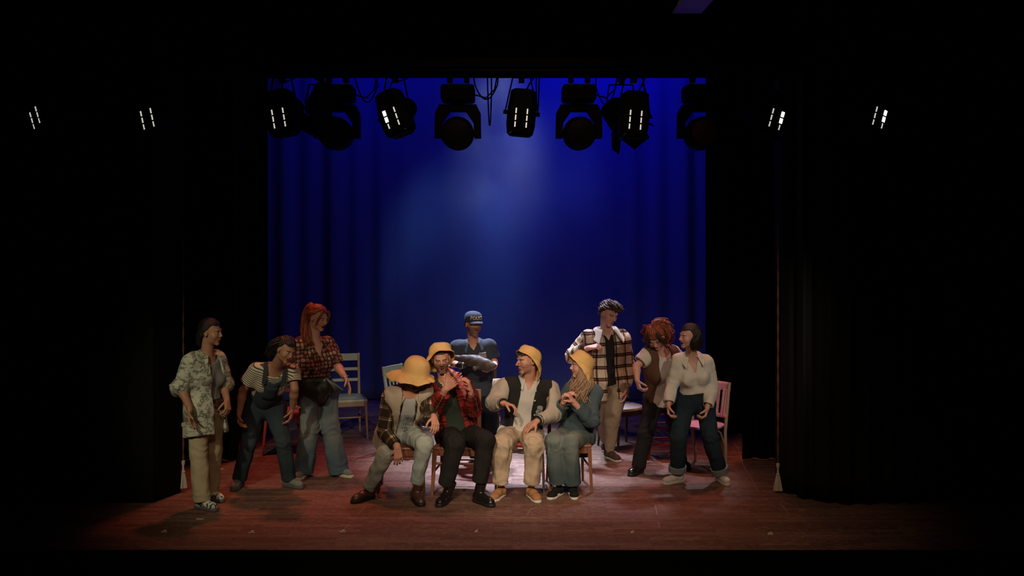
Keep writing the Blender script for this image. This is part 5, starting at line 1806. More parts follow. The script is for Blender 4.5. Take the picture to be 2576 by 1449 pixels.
def strap(parent, name, mat, pts, w, th=0.005, up=None):
    """a flat band following points, its width across `side`"""
    mb = MB(); n = len(pts)
    rows = []
    for i in range(n):
        t = unit(pts[min(i + 1, n - 1)] - pts[max(i - 1, 0)])
        sd = unit(np.cross(t, up[i] if isinstance(up, list) else up)); nn = np.cross(sd, t)
        rows.append([tuple(pts[i] - sd * w / 2 - nn * th / 2), tuple(pts[i] + sd * w / 2 - nn * th / 2), tuple(pts[i] + sd * w / 2 + nn * th / 2), tuple(pts[i] - sd * w / 2 + nn * th / 2), tuple(pts[i] - sd * w / 2 - nn * th / 2)])
    mb.grid(rows)
    mb._add([rows[0][k] for k in range(4)], [(0, 1, 2, 3)]); mb._add([rows[-1][k] for k in range(4)], [(3, 2, 1, 0)])
    return mb.build(name, mat, parent, smooth=True)

# ================================================================== person in the printed shirt (far left)
def p_print():
    D = 8.95
    J = dict(head=(531, 836, -0.02), neck=(519, 893, 0.0), shl=(482, 912, -0.13), shr=(545, 908, 0.12), ell=(455, 975, -0.16), wrl=(478, 1030, -0.28), elr=(563, 968, 0.12), wrr=(571, 1008, 0.0),
             pelvis=(518, 1022, 0.0), hipl=(500, 1032, -0.05), hipr=(537, 1030, 0.06), knl=(499, 1140, -0.09), anl=(508, 1250, -0.09), knr=(536, 1130, 0.14), anr=(530, 1232, 0.22))
    P = Person('person in a printed open shirt and cream cargo trousers, standing at the far left', D, J, dict(rot=(78, 4, 0)), S=0.98, skin=TANNED, build=0.93)
    P.make_body(dict(l=dict(d=(0.10, -0.15, -1), n=(0.9, -0.1, 0), sg=1, c=(15, 20, 10)), r=dict(d=(0.25, -0.5, -0.8), n=(-0.8, 0.3, -0.3), sg=-1, c=(45, 45, 30))),
                dict(bust=0.85, smile=0.5, gaze=0.002))
    P.top('tank_top', GREYT, g=0.014, sleeve=0, hem=0.01, neck='wide', bust=0.9, seed=11)
    op = ((-0.6, 0.0, 0.5, 0.85, 1.05), (0.07, 0.075, 0.07, 0.075, 0.06), (0.035, 0.03, 0.02, 0.012, 0.0))
    P.top('printed_shirt', PATTERN, g=0.045, sleeve=1.15, hem=0.235, neck='v', vneck=(0.07, 0.12), opening=op, armg=0.038, puff=0.014, seed=12, fold=0.010, hip=1.14, armtaper=1.3)
    P.collar(PATTERN, g=0.012, drop=0.075, spread=0.085)
    P.pants('trousers', KHAKI, g=0.014, knee=0.074, ankle=0.080, hem=-0.035, seed=13, fold=0.007, hip=0.95)
    # cargo pocket, its flap and the belt
    c = P.J['knl'] * 0.42 + P.J['hipl'] * 0.58 + V3(-0.045, -0.06, -0.01)
    Rk = Matrix.Rotation(math.radians(-12), 3, 'Z')
    MB().box(c, (0.155, 0.05, 0.13), Rk).build('cargo_pocket', KHAKI, P.root, bevel=0.012)
    MB().box(c + V3(0, -0.01, 0.055), (0.165, 0.05, 0.035), Rk).build('pocket_flap', KHAKI, P.root, bevel=0.006)
    strap(P.root, 'belt', LEATHN, [P.T(0.140 * math.sin(a), 0.055, 0.118 * math.cos(a)) for a in np.linspace(-3.14, 3.14, 30)], 0.04, up=[P.T(math.sin(a), 0.055, math.cos(a)) - P.T(0, .055, 0) for a in np.linspace(-3.14, 3.14, 30)])
    MB().box(P.T(0.05, 0.03, 0.128), (0.10, 0.035, 0.07), Matrix(P_rot(P))).build('belt_bag', LEATHN, P.root, bevel=0.012)
    H = P.H
    P.hair_cap(BLACKHAIR, grow=0.013, line=0.058, low=-0.075, seed=1)
    P.strands(BLACKHAIR, [[H(0.06, 0.06, 0.0), H(0.05, 0.09, -0.06), H(0.03, 0.09, -0.12)], [H(-0.06, 0.06, 0.0), H(-0.05, 0.09, -0.06), H(-0.03, 0.09, -0.12)]], 50, 0.009, 0.005, (0.010, 0.012), seed=2)
    P.shoe('l', 62, 'runner', GREENSH, SOLEG, extra=LACEW)
    P.shoe('r', 55, 'runner', GREENSH, SOLEG, extra=LACEW)
    return P
def P_rot(P):
    return [[P.side[i], -P.front[i], P.up[i]] for i in range(3)]

# ================================================================== person in overalls
def p_overalls():
    D = 9.62
    J = dict(head=(719, 881, -0.42), neck=(692, 921, -0.27), shl=(644, 931, -0.26), shr=(735, 935, -0.16), ell=(611, 984, -0.20), wrl=(602, 1040, -0.22), elr=(741, 978, -0.22), wrr=(735, 1030, -0.10),
             pelvis=(664, 1012, 0.0), waist=(670, 972, -0.10), hipl=(642, 1024, 0.0), hipr=(688, 1024, 0.0), knl=(625, 1115, -0.10), anl=(602, 1205, 0.0), knr=(712, 1112, -0.10), anr=(727, 1204, 0.0))
    P = Person('person in denim overalls and a striped top, bending forward', D, J, dict(rot=(48, 20, 12)), S=0.95, skin=TANNED, build=1.0)
    P.make_body(dict(l=dict(d=(0.05, -0.25, -1), n=(0.9, 0, 0), sg=1, c=(35, 35, 25)), r=dict(d=(-0.1, -0.2, -1), n=(-0.9, 0, 0), sg=-1, c=(30, 30, 20))), dict(bust=1.0, open=0.5, smile=0.8))
    P.top('striped_top', STRIPE, g=0.014, sleeve=0.62, hem=0.0, neck='wide', bust=1.05, seed=21, armg=0.024, fold=0.004)
    P.pants('overalls', DENIMD, g=0.018, knee=0.068, ankle=0.073, hem=0.0, seed=22, rise=0.16, wear=kneewear, hip=1.08, fold=0.007)
    # bib with pocket and straps
    Ln = np.linalg.norm(P.J['neck'] - P.J['pelvis'])
    S = P.S
    rows = []
    for b in np.linspace(0.02, Ln - 0.085, 11):
        t = (b - 0.02) / (Ln - 0.105)
        hw = 0.135 - 0.035 * t
        rows.append([tuple(P.T(hw * u, b, (0.142 + 0.024 * math.sin(math.pi * min(1, t * 0.9))) - 0.085 * u * u - 0.022 * (1 - t) ** 5)) for u in np.linspace(-1, 1, 13)])
    bib = MB().grid(rows).build('bib', DENIMD, P.root, smooth=True)
    md = bib.modifiers.new('t', 'SOLIDIFY'); md.thickness = 0.012; md.offset = 0
    rows = []
    for b in np.linspace(Ln * .42, Ln - 0.12, 5):
        rows.append([tuple(P.T(0.062 * u, b, 0.168 - 0.02 * u * u)) for u in np.linspace(-1, 1, 7)])
    pk = MB().grid(rows).build('bib_pocket', DENIMD, P.root, smooth=True)
    md = pk.modifiers.new('t', 'SOLIDIFY'); md.thickness = 0.008; md.offset = 0
    for q in (-1, 1):
        pts = [P.T(q * 0.085, Ln - 0.10, 0.150), P.T(q * 0.088, Ln - 0.055, 0.125), P.T(q * 0.09, Ln - 0.01, 0.085), P.T(q * 0.09, Ln + 0.012, 0.03), P.T(q * 0.085, Ln, -0.04), P.T(q * 0.07, Ln - 0.08, -0.115)]
        strap(P.root, 'shoulder_strap', DENIMD, pts, 0.036, up=[P.front, P.front + P.up * .5, P.front + P.up, P.up, P.up - P.front, -P.front])
        MB().lathe([(0.011, 0), (0.011, 0.004), (0.004, 0.006)], 14, Matrix.Translation(Vector(P.T(q * 0.085, Ln - 0.112, 0.158))) @ Matrix(P_rot(P)).to_4x4() @ Matrix.Rotation(math.radians(90), 4, 'X')).build('buckle', CHROME, P.root, smooth=True)
    H = P.H
    P.hair_cap(BLACKHAIR, grow=0.018, line=0.058, low=-0.085, seed=3, lumps=0.010)
    gp = [[H(x, 0.05, 0.07), H(x * 1.5, 0.10, 0.0), H(x * 1.4, 0.11, -0.06), H(x * 1.2, 0.10, -0.12)] for x in (-0.07, -0.03, 0.03, 0.07)]
    P.strands(BLACKHAIR, gp, 110, 0.010, 0.006, (0.012, 0.016), seed=4, wave=0.012)
    P.shoe('l', -6, 'chunky', GREYSH, SOLEG, extra=LACEW)
    P.shoe('r', 62, 'chunky', GREYSH, SOLEG, extra=LACEW)
    return P

# ================================================================== red haired person
def p_red():
    D = 10.05
    J = dict(head=(800, 800, -0.06), neck=(789, 858, 0.0), shl=(756, 868, -0.10), shr=(824, 866, 0.10), ell=(737, 935, -0.08), wrl=(737, 990, -0.22), elr=(847, 918, 0.02), wrr=(868, 950, -0.14),
             pelvis=(795, 975, 0.0), hipl=(773, 985, -0.03), hipr=(822, 985, 0.03), knl=(779, 1080, -0.06), anl=(764, 1180, -0.04), knr=(832, 1080, 0.0), anr=(852, 1182, 0.0))
    P = Person('person with a long red ponytail in a flower print blouse and wide jeans', D, J, dict(rot=(62, 14, 4)), S=1.02, skin=FAIR, build=1.0)
    P.make_body(dict(l=dict(d=(0.05, -0.3, -1), n=(0.9, -0.2, 0), sg=1, c=(30, 35, 25)), r=dict(d=(0.45, -0.2, -0.85), n=(-0.8, -0.4, -0.4), sg=-1, c=(12, 15, 10), spread=1.6)), dict(bust=1.05, open=1.0, smile=0.9, lip=(0.30, 0.05, 0.05)))
    P.top('blouse', FLORAL, g=0.020, sleeve=1.0, hem=-0.055, neck='v', bust=1.1, seed=31, armg=0.030, fold=0.006, vneck=(0.075, 0.15))
    P.collar(FLORAL, g=0.008, drop=0.10, spread=0.07, h=0.035)
    P.pants('jeans', DENIMB, g=0.013, knee=0.086, ankle=0.100, hem=-0.03, seed=32, rise=0.10, wear=kneewear, fold=0.008, hip=0.98)
    an = np.linspace(-3.14, 3.14, 30)
    strap(P.root, 'belt', LEATHB, [P.T(0.150 * math.sin(a), 0.075, 0.122 * math.cos(a)) for a in an], 0.034, up=[P.T(math.sin(a), 0.055, math.cos(a)) - P.T(0, .055, 0) for a in an])
    MB().tube([P.J['wrr'] + V3(math.cos(a) * 0.033, math.sin(a) * 0.033, 0.01 + 0.012 * math.cos(a)) for a in np.linspace(0, 6.28, 20)], 0.004, 6, cap=False).build('bracelet', CHROME, P.root, smooth=True)
    H = P.H
    P.hair_cap(REDHAIR, grow=0.014, line=0.060, low=-0.055, seed=5, lumps=0.006)
    tail = [H(0, 0.075, 0.095), H(0, 0.125, 0.085), H(0.0, 0.145, 0.02), H(-0.01, 0.125, -0.07), H(-0.02, 0.10, -0.16), H(-0.02, 0.06, -0.25)]
    tail2 = [H(0, 0.075, 0.095), H(-0.02, 0.12, 0.08), H(-0.04, 0.12, 0.0), H(-0.07, 0.08, -0.10), H(-0.09, 0.02, -0.19), H(-0.09, -0.03, -0.27)]
    P.strands(REDHAIR, [tail, tail, tail2], 150, 0.010, 0.006, (0.008, 0.018), seed=6, wave=0.012, name='ponytail')
    for q in (-1, 1):
        P.strands(REDHAIR, [[H(q * 0.050, -0.062, 0.085), H(q * 0.068, -0.070, 0.04), H(q * 0.074, -0.055, -0.02), H(q * 0.072, -0.045, -0.07)]], 10, 0.006, 0.003, (0.004, 0.006), seed=7, wave=0.005, name='loose_lock')
    P.shoe('l', -12, 'runner', GREYSH, SOLEW, extra=LACEW)
    P.shoe('r', 58, 'runner', GREYSH, SOLEW, extra=LACEW)
    return P

# ================================================================== seated, beige vest
def p_vest():
    D = 9.52
    J = dict(head=(1045, 944, -0.34), neck=(1028, 986, -0.27), shl=(981, 1000, -0.28), shr=(1072, 990, -0.20), ell=(966, 1085, -0.32), wrl=(1000, 1126, -0.50), elr=(1080, 1052, -0.34), wrr=(1092, 1050, -0.50),
             pelvis=(1003, 1090, 0.0), waist=(1006, 1048, -0.10), hipl=(984, 1096, -0.03), hipr=(1030, 1096, -0.03), knl=(972, 1142, -0.42), anl=(925, 1232, -0.35), knr=(1068, 1115, -0.50), anr=(1047, 1219, -0.42))
    P = Person('seated person in a beige vest, face hidden under the widest yellow hat', D, J, dict(rot=(38, 26, 8)), S=1.03, skin=MALE, build=1.0)
    P.make_body(dict(l=dict(d=(0.1, -0.15, -1), n=(-0.2, 0.9, 0), sg=-1, c=(28, 30, 20)), r=dict(d=(0.2, -0.75, -0.55), n=(-0.3, 0.1, -0.9), sg=-1, c=(38, 35, 25))), dict(beard=0.75, smile=0.3))
    P.top('t_shirt', TEE, g=0.014, sleeve=0, hem=0.03, neck='round', seed=41)
    sh_op = ((-0.5, 0.0, 0.5, 0.85, 1.05), (0.085, 0.080, 0.070, 0.06, 0.06), (0.03, 0.02, 0.01, 0.0, 0.0))
    P.top('plaid_shirt', PLAIDB, g=0.024, sleeve=1.86, hem=0.05, neck='v', vneck=(0.07, 0.1), opening=sh_op, neckr=1.3, armg=0.022, seed=42, fold=0.007)
    v_op = ((-0.5, 0.0, 0.5, 0.85, 1.05), (0.10, 0.085, 0.080, 0.085, 0.075), (0.03, 0.02, 0.01, 0.0, 0.0))
    P.vest('vest', BEIGEV, g=0.052, hem=0.14, opening=v_op, seed=43, fold=0.007, hip=1.08, hole=0.092)
    P.collar(BEIGEV, g=0.02, drop=0.05, spread=0.06, h=0.04)
    P.pants('jeans', DENIMG, g=0.012, knee=0.070, ankle=0.060, hem=0.020, seed=44, wear=kneewear, fold=0.009, rise=0.06)
    # printed lettering on the t-shirt: soft blue strokes down the chest
    mb = MB(); rnd = random.Random(2)
    Ln = np.linalg.norm(P.J['neck'] - P.J['pelvis'])
    for i in range(4):
        b0 = Ln * 0.72 - i * 0.05
        for k in range(3):
            mb.bar(P.T(-0.03 + 0.022 * k, b0, 0.148 - abs(0.0) ), P.T(-0.022 + 0.022 * k + rnd.uniform(-.008, .008), b0 - 0.032, 0.150), 0.007, 0.004)
        mb.bar(P.T(-0.03, b0 - 0.016, 0.149), P.T(0.028, b0 - 0.012, 0.149), 0.006, 0.004)
    mb.build('shirt_print', flat('blue_grey_print', (0.12, 0.17, 0.20), 0.8), P.root)
    buttons(P.root, [P.T(-0.115, Ln * t, 0.155) for t in (0.2, 0.42)] + [P.T(-0.15, Ln * 0.22, 0.13)], 0.007, SOLEG)
    P.hair_cap(BROWNHAIR, grow=0.008, line=0.055, low=-0.04, seed=8)
    # widest hat of the four: brim spread flat, long behind
    P.hat(HATY, (0.070, 0.060, 0.070, 0.115, 0.170, 0.160, 0.110, 0.085), (34, 26, 40, 52, 50, 50, 52, 42), tilt=(0, -12, -4), crown=0.116, high=0.122, seed=1, flop=0.015, crush=0.010, label=None)
    P.shoe('l', -42, 'boot', LEATHN, SOLEB)
    P.shoe('r', 22, 'boot', LEATHN, SOLEB)
    return P

# ================================================================== seated, red plaid, laughing
def p_redplaid():
    D = 9.55
    J = dict(head=(1109, 903, -0.16), neck=(1121, 958, -0.10), shl=(1084, 977, -0.12), shr=(1170, 975, -0.08), ell=(1090, 1032, -0.22), wrl=(1122, 978, -0.40), elr=(1190, 1030, -0.16), wrr=(1183, 984, -0.36),
             pelvis=(1152, 1092, 0.0), waist=(1142, 1045, -0.02), hipl=(1128, 1098, -0.03), hipr=(1178, 1098, -0.03), knl=(1147, 1115, -0.50), anl=(1122, 1219, -0.46), knr=(1221, 1108, -0.52), anr=(1207, 1212, -0.50))
    P = Person('seated person in a red plaid shirt laughing under a yellow hat with hanging flaps', D, J, dict(rot=(8, 12, -6)), S=1.06, skin=MALE, build=1.04)
    P.make_body(dict(l=dict(d=(0.75, -0.15, 0.65), n=(0.0, 1.0, 0.2), sg=1, c=(10, 12, 8), spread=0.6, thumb=(0.35, 0.9, 0.1), tc=5), r=dict(d=(-0.15, -0.2, 1), n=(-0.75, 0.1, -0.15), sg=1, c=(45, 40, 25), thumb=(0.4, .6, .5))),
                dict(beard=0.72, open=1.0, smile=1.2, eye=0.0028))
    P.top('dark_shirt', GREENT, g=0.016, sleeve=0, hem=0.04, neck='v', vneck=(0.05, 0.08), seed=51)
    op = ((-0.5, 0.0, 0.5, 0.85, 1.05), (0.090, 0.085, 0.075, 0.06, 0.06), (0.0, 0.0, 0.0, 0.0, 0.0))
    P.top('plaid_shirt', PLAIDR, g=0.034, sleeve=1.80, hem=0.12, neck='v', vneck=(0.08, 0.14), opening=op, armg=0.028, neckr=1.3, seed=52, fold=0.010, puff=0.008)
    P.collar(GREENT, g=0.012, drop=0.075, spread=0.05, h=0.04)
    P.pants('trousers', BLACKT, g=0.014, knee=0.076, ankle=0.068, hem=0.0, seed=54, fold=0.007, rise=0.06)
    P.hair_cap(BROWNHAIR, grow=0.011, line=0.056, low=-0.05, seed=9)
    P.hat(HATY, (0.028, 0.028, 0.035, 0.07, 0.12, 0.13, 0.135, 0.055), (35, 62, 86, 86, 80, 86, 88, 74), tilt=(0, -36, -4), crown=0.106, high=0.076, seed=2, crush=0.012, base=(0, 0.026, 0.056), sy=1.16)
    P.shoe('l', -18, 'boot', LEATHB, SOLEB)
    P.shoe('r', 42, 'boot', LEATHB, SOLEB)
    return P

# ================================================================== police cap, standing behind with the fish
def p_police():
    D = 10.62
    J = dict(head=(1191, 816, -0.16), neck=(1190, 861, -0.06), shl=(1149, 874, -0.05), shr=(1231, 872, -0.03), ell=(1132, 912, -0.02), wrl=(1157, 919, -0.28), elr=(1242, 908, 0.0), wrr=(1243, 922, -0.24),
             pelvis=(1206, 985, 0.05), hipl=(1186, 996, 0.05), hipr=(1226, 996, 0.05), knl=(1192, 1075, 0.0), anl=(1196, 1146, 0.06), knr=(1230, 1075, 0.0), anr=(1234, 1146, 0.06))
    P = Person('person in a navy POLICE cap and uniform shirt holding a large brown fish', D, J, dict(rot=(26, 8, 2)), S=1.0, skin=MALE, build=1.02)
    P.make_body(dict(l=dict(d=(0.9, -0.35, 0.1), n=(0.1, 0.1, 1), sg=-1, c=(40, 40, 30)), r=dict(d=(-0.55, -0.35, -0.35), n=(-0.1, 0.3, 1), sg=1, c=(45, 40, 30))), dict(beard=0.70, smile=0.7))
    P.top('uniform_shirt', COPT, g=0.020, sleeve=0.80, hem=0.02, neck='v', vneck=(0.045, 0.07), seed=61, armg=0.026, fold=0.006)
    P.collar(COPT, g=0.008, drop=0.07, spread=0.055, h=0.045)
    P.pants('trousers', COPP, g=0.014, knee=0.076, ankle=0.074, hem=0.0, seed=62, fold=0.006)
    Ln = np.linalg.norm(P.J['neck'] - P.J['pelvis'])
    MB().box(P.T(0.085, Ln * 0.755, 0.142), (0.078, 0.012, 0.11), Matrix(P_rot(P))).build('chest_pocket', flat('grey_panel', (0.17, 0.155, 0.145), 0.8), P.root, bevel=0.003)
    # black glove on the image-left hand, following palm and fingers
    f = Field(P.J['wrl'] - 0.16, P.J['wrl'] + 0.16, 0.005)
    g = Person.__new__(Person); g.S = 1.0
    P.hand(f, P.J['wrl'], V3(0.9, -0.35, 0.1), V3(0.1, 0.1, 1), -1, (40, 40, 30), 1.12)
    f.add(rc(P.J['wrl'] - unit(V3(0.9, -.35, .1)) * 0.015, P.J['wrl'] + unit(V3(0.9, -.35, .1)) * 0.04, 0.036, 0.036, capa=True), 0.01)
    V, Q = f.mesh(1)
    V = V + vnormals(V, Q) * 0.0035
    to_object('glove', V, Q, LEATHB, P.root, fab=V)
    a = P.J['wrl'] + V3(0.03, -0.03, 0.0)
    MB().tube([a + V3(0.0, -0.03, -0.02), a + V3(0.0, -0.045, 0.02), a + V3(0.03, -0.05, 0.045), a + V3(0.06, -0.05, 0.05)], 0.006, 8).build('wrist_strap', flat('grey_strap', (0.22, 0.21, 0.18), 0.6), P.root, smooth=True)
    P.hair_cap(BROWNHAIR, grow=0.006, line=0.050, low=-0.05, seed=10)
    # cap: crown, bill, button, lettering
    H = P.H; S = P.S
    CAPM = cloth('navy_cap', (0.050, 0.060, 0.085), (0.040, 0.048, 0.068))
    Mh = Matrix([[P.Rh[i][k] for k in range(3)] for i in range(3)]).to_4x4()
    Mh.translation = Vector(H(0, 0.016, 0.042))
    Mt = Mh @ Matrix.Rotation(math.radians(-6), 4, 'X')
    MB().lathe([(0.093, -0.012), (0.093, 0.010), (0.091, 0.04), (0.082, 0.066), (0.062, 0.084), (0.034, 0.094), (0.006, 0.097)], 40, Mt, 1.14).build('cap', CAPM, P.root, smooth=True)
    cap = P.root.children[-1]
    rows = []
    for r_ in np.linspace(0, 1, 7):
        row = []
        for u in np.linspace(-1, 1, 17):
            ang = u * 0.95
            x = math.sin(ang) * 0.090; y = -math.cos(ang) * 0.104 - r_ * 0.066 * (1 - 0.55 * u * u)
            z = 0.002 - 0.020 * r_ - 0.022 * u * u * r_
            row.append(tuple(Mt @ Vector((x, y, z))))
        rows.append(row)
    b = MB().grid(rows).build('bill', CAPM, cap, smooth=True); md = b.modifiers.new('t', 'SOLIDIFY'); md.thickness = 0.004
    MB().lathe([(0.006, 0.095), (0.006, 0.100), (0.002, 0.102)], 12, Mt).build('cap_button', CAPM, cap, smooth=True)
    cu = bpy.data.curves.new('txt', 'FONT'); cu.body = 'POLICE'; cu.size = 0.046; cu.extrude = 0.0018; cu.align_x = 'CENTER'; cu.offset = 0.0012; cu.space_character = 1.05
    to = bpy.data.objects.new('txt', cu); COL.objects.link(to)
    dg = bpy.context.evaluated_depsgraph_get(); tm = bpy.data.meshes.new_from_object(to.evaluated_get(dg)); bpy.data.objects.remove(to)
    for v in tm.vertices:
        x, y, z = v.co
        an = x / 0.098
        rr = 0.0935 + z - max(0, (y + 0.012 - 0.015)) * 0.13
        v.co = Mt @ Vector((math.sin(an) * rr, -math.cos(an) * rr * 1.14, y + 0.016))
    link('lettering', tm, GOLD, cap)
    P.shoe('l', -8, 'chunky', LEATHB, SOLEB)
    P.shoe('r', 12, 'chunky', LEATHB, SOLEB)
    return P

# ================================================================== seated, varsity jacket
def p_varsity():
    D = 9.68
    J = dict(head=(1327, 908, -0.10), neck=(1330, 958, -0.02), shl=(1273, 972, -0.06), shr=(1384, 980, -0.02), ell=(1243, 1012, -0.14), wrl=(1268, 1015, -0.36), elr=(1391, 1042, -0.16), wrr=(1350, 1060, -0.36),
             pelvis=(1310, 1092, 0.0), waist=(1318, 1040, 0.0), hipl=(1284, 1098, -0.03), hipr=(1336, 1098, -0.03), knl=(1263, 1116, -0.50), anl=(1258, 1215, -0.44), knr=(1343, 1118, -0.52), anr=(1338, 1216, -0.46))
    P = Person('seated person in a black and cream varsity jacket looking left under a yellow hat', D, J, dict(rot=(-62, 2, -4)), S=1.05, skin=MALE, build=1.02)
    P.make_body(dict(l=dict(d=(0.9, -0.3, -0.15), n=(-0.1, -0.2, -1), sg=-1, c=(40, 40, 25)), r=dict(d=(-0.85, -0.3, -0.5), n=(0, 0.3, -0.9), sg=1, c=(20, 25, 15), spread=1.3)), dict(beard=0.25, smile=0.2, brow=(0.04, 0.02, 0.015), nose=1.3))
    P.top('shirt', SHIRTW, g=0.016, sleeve=0, hem=0.04, neck='v', vneck=(0.04, 0.08), seed=71)
    P.collar(SHIRTW, g=0.014, drop=0.075, spread=0.01, h=0.045, open_=0.45, raise_=0.014)
    op = ((-0.5, 0.0, 0.3, 0.75, 1.05), (0.120, 0.105, 0.080, 0.068, 0.080), (0.0, -0.012, -0.02, -0.008, 0.0))
    jk = P.top('jacket', VARS, g=0.040, sleeve=0, hem=0.10, neck='v', vneck=(0.095, 0.16), neckr=1.45, opening=op, seed=72, fold=0.006)
    # cream sleeves, ribbed cuffs with dark bands
    S, j, w = P.S, P.J, P.w
    for q in 'lr':
        sh, e, wr = j['sh' + q], j['el' + q], j['wr' + q]
        lo, hi = P.box(['sh' + q, 'el' + q, 'wr' + q], 0.15)
        f = Field(lo, hi, 0.0075)
        sg = -1 if q == 'l' else 1
        f.add(rc(sh + P.side * sg * 0.005, sh + (e - sh) * .4, 0.090, 0.094, capa=False), 0.02)
        f.add(rc(sh + (e - sh) * .3, e, 0.092, 0.080), 0.03)
        w2 = e + (wr - e) * 0.80
        pc = sh + P.side * sg * 0.0
        sd = P.side * sg
        f.cut(lambda X, Y, Z: (X - pc[0]) * sd[0] + (Y - pc[1]) * sd[1] + (Z - pc[2]) * sd[2] + 0.020)
        f.add(rc(e, w2, 0.080, 0.056, capb=True), 0.03)
        P.cloth_object('sleeve', f, SLEEV, P.bones(), 0.009, 73 + (q == 'r'))
        u = unit(wr - e)
        M = Matrix.Translation(Vector(w2)) @ Vector(u).to_track_quat('Z', 'Y').to_matrix().to_4x4()
        for k, (z0, z1, mt, nm) in enumerate(((-0.004, 0.012, VARS, 'cuff_band'), (0.012, 0.030, SLEEV, 'cuff'), (0.030, 0.046, VARS, 'cuff_band'))):
            MB().lathe([(0.046, z0), (0.050, z0 + .002), (0.049, z1 - .002), (0.040, z1)], 32, M).build(nm, mt, P.root, smooth=True)
    # rib collar of the jacket with a pale stripe
    c = j['neck'] + P.up * 0.022
    for nm, mt, g, r_, lift in (('rib_collar', VARS, 0.030, 0.015, 0.0), ('collar_stripe', SHIRTW, 0.0435, 0.006, 0.004)):
        pts = [c + P.side * math.sin(t) * (0.070 + g) - P.front * math.cos(t) * (0.066 + g) - P.up * (0.055 * (abs(t) / 2.6) ** 3 - lift) for t in np.linspace(-2.55, 2.55, 24)]
        MB().tube(pts, r_, 10).build(nm, mt, P.root, smooth=True)
    Ln = np.linalg.norm(j['neck'] - j['pelvis'])
    buttons(P.root, [P.T(-0.085, Ln * .44, 0.172), P.T(-0.098, Ln * .2, 0.165), P.T(0.062, Ln * .72, 0.180), P.T(0.082, Ln * .46, 0.178), P.T(0.105, Ln * .16, 0.168)], 0.0085, BONEW)
    # stitched chest badge: pale bird head over a teal strip of lettering
    Rb = Matrix(P_rot(P)).to_4x4()
    def bd(a, b, c_=0.0): return P.T(0.118 + a, Ln * .56 + b, 0.170 - 0.6 * a - c_)
    GB = flat('grey_stitch', (0.27, 0.29, 0.27), 0.8); TB = flat('teal_stitch', (0.05, 0.14, 0.16), 0.8); BB = flat('brown_stitch', (0.16, 0.11, 0.08), 0.8)
    def poly(name, mat, pts, lift):
        mb = MB(); n = len(pts)
        fr = [bd(a, b, -lift) for a, b in pts]; bk = [bd(a, b, 0.004) for a, b in pts]
        mb._add(fr + bk, [tuple(range(n)), tuple(range(2 * n - 1, n - 1, -1))] + [(i, i + n, (i + 1) % n + n, (i + 1) % n) for i in range(n)])
        return mb.build(name, mat, P.root)
    b0 = poly('badge', GB, [(-0.030, -0.030), (0.0, -0.036), (0.030, -0.020), (0.036, 0.006), (0.034, 0.030), (0.014, 0.040), (-0.018, 0.040), (-0.026, 0.022), (-0.020, 0.006), (-0.034, -0.014)], 0.006)
    for nm, mt, pts in (('badge_detail', BB, [(-0.020, 0.012), (0.010, 0.004), (0.028, -0.010), (0.018, -0.014), (0.002, -0.002), (-0.018, 0.002)]), ('badge_detail', BB, [(-0.016, -0.016), (0.006, -0.024), (0.020, -0.020), (0.004, -0.010)]),
                        ('badge_strip', TB, [(-0.038, -0.052), (0.026, -0.062), (0.032, -0.036), (-0.034, -0.034)])):
        o = poly(nm, mt, pts, 0.009)
    mb = MB()
    for i in range(4): mb.bar(bd(-0.026 + 0.014 * i, -0.050 - .002 * i, -0.011), bd(-0.022 + 0.014 * i, -0.040 - .002 * i, -0.011), 0.005, 0.003)
    mb.build('badge_letters', GB, P.root)
    P.pants('trousers', CHINO, g=0.018, knee=0.080, ankle=0.074, hem=0.005, seed=75, fold=0.012, rise=0.06, hip=1.03)
    P.hair_cap(BROWNHAIR, grow=0.011, line=0.046, low=-0.05, seed=11, lumps=0.012)
    P.hat(HATY, (0.016, 0.022, 0.035, 0.095, 0.195, 0.095, 0.035, 0.022), (60, 72, 86, 89, 84, 89, 86, 72), tilt=(0, -36, 0), crown=0.104, high=0.074, seed=3, crush=0.014, base=(0, 0.030, 0.050), sy=1.12)
    P.shoe('l', -24, 'sneaker', TAN, SOLEW, extra=LACEB)
    P.shoe('r', 18, 'sneaker', TAN, SOLEW, extra=LACEB)
    return P

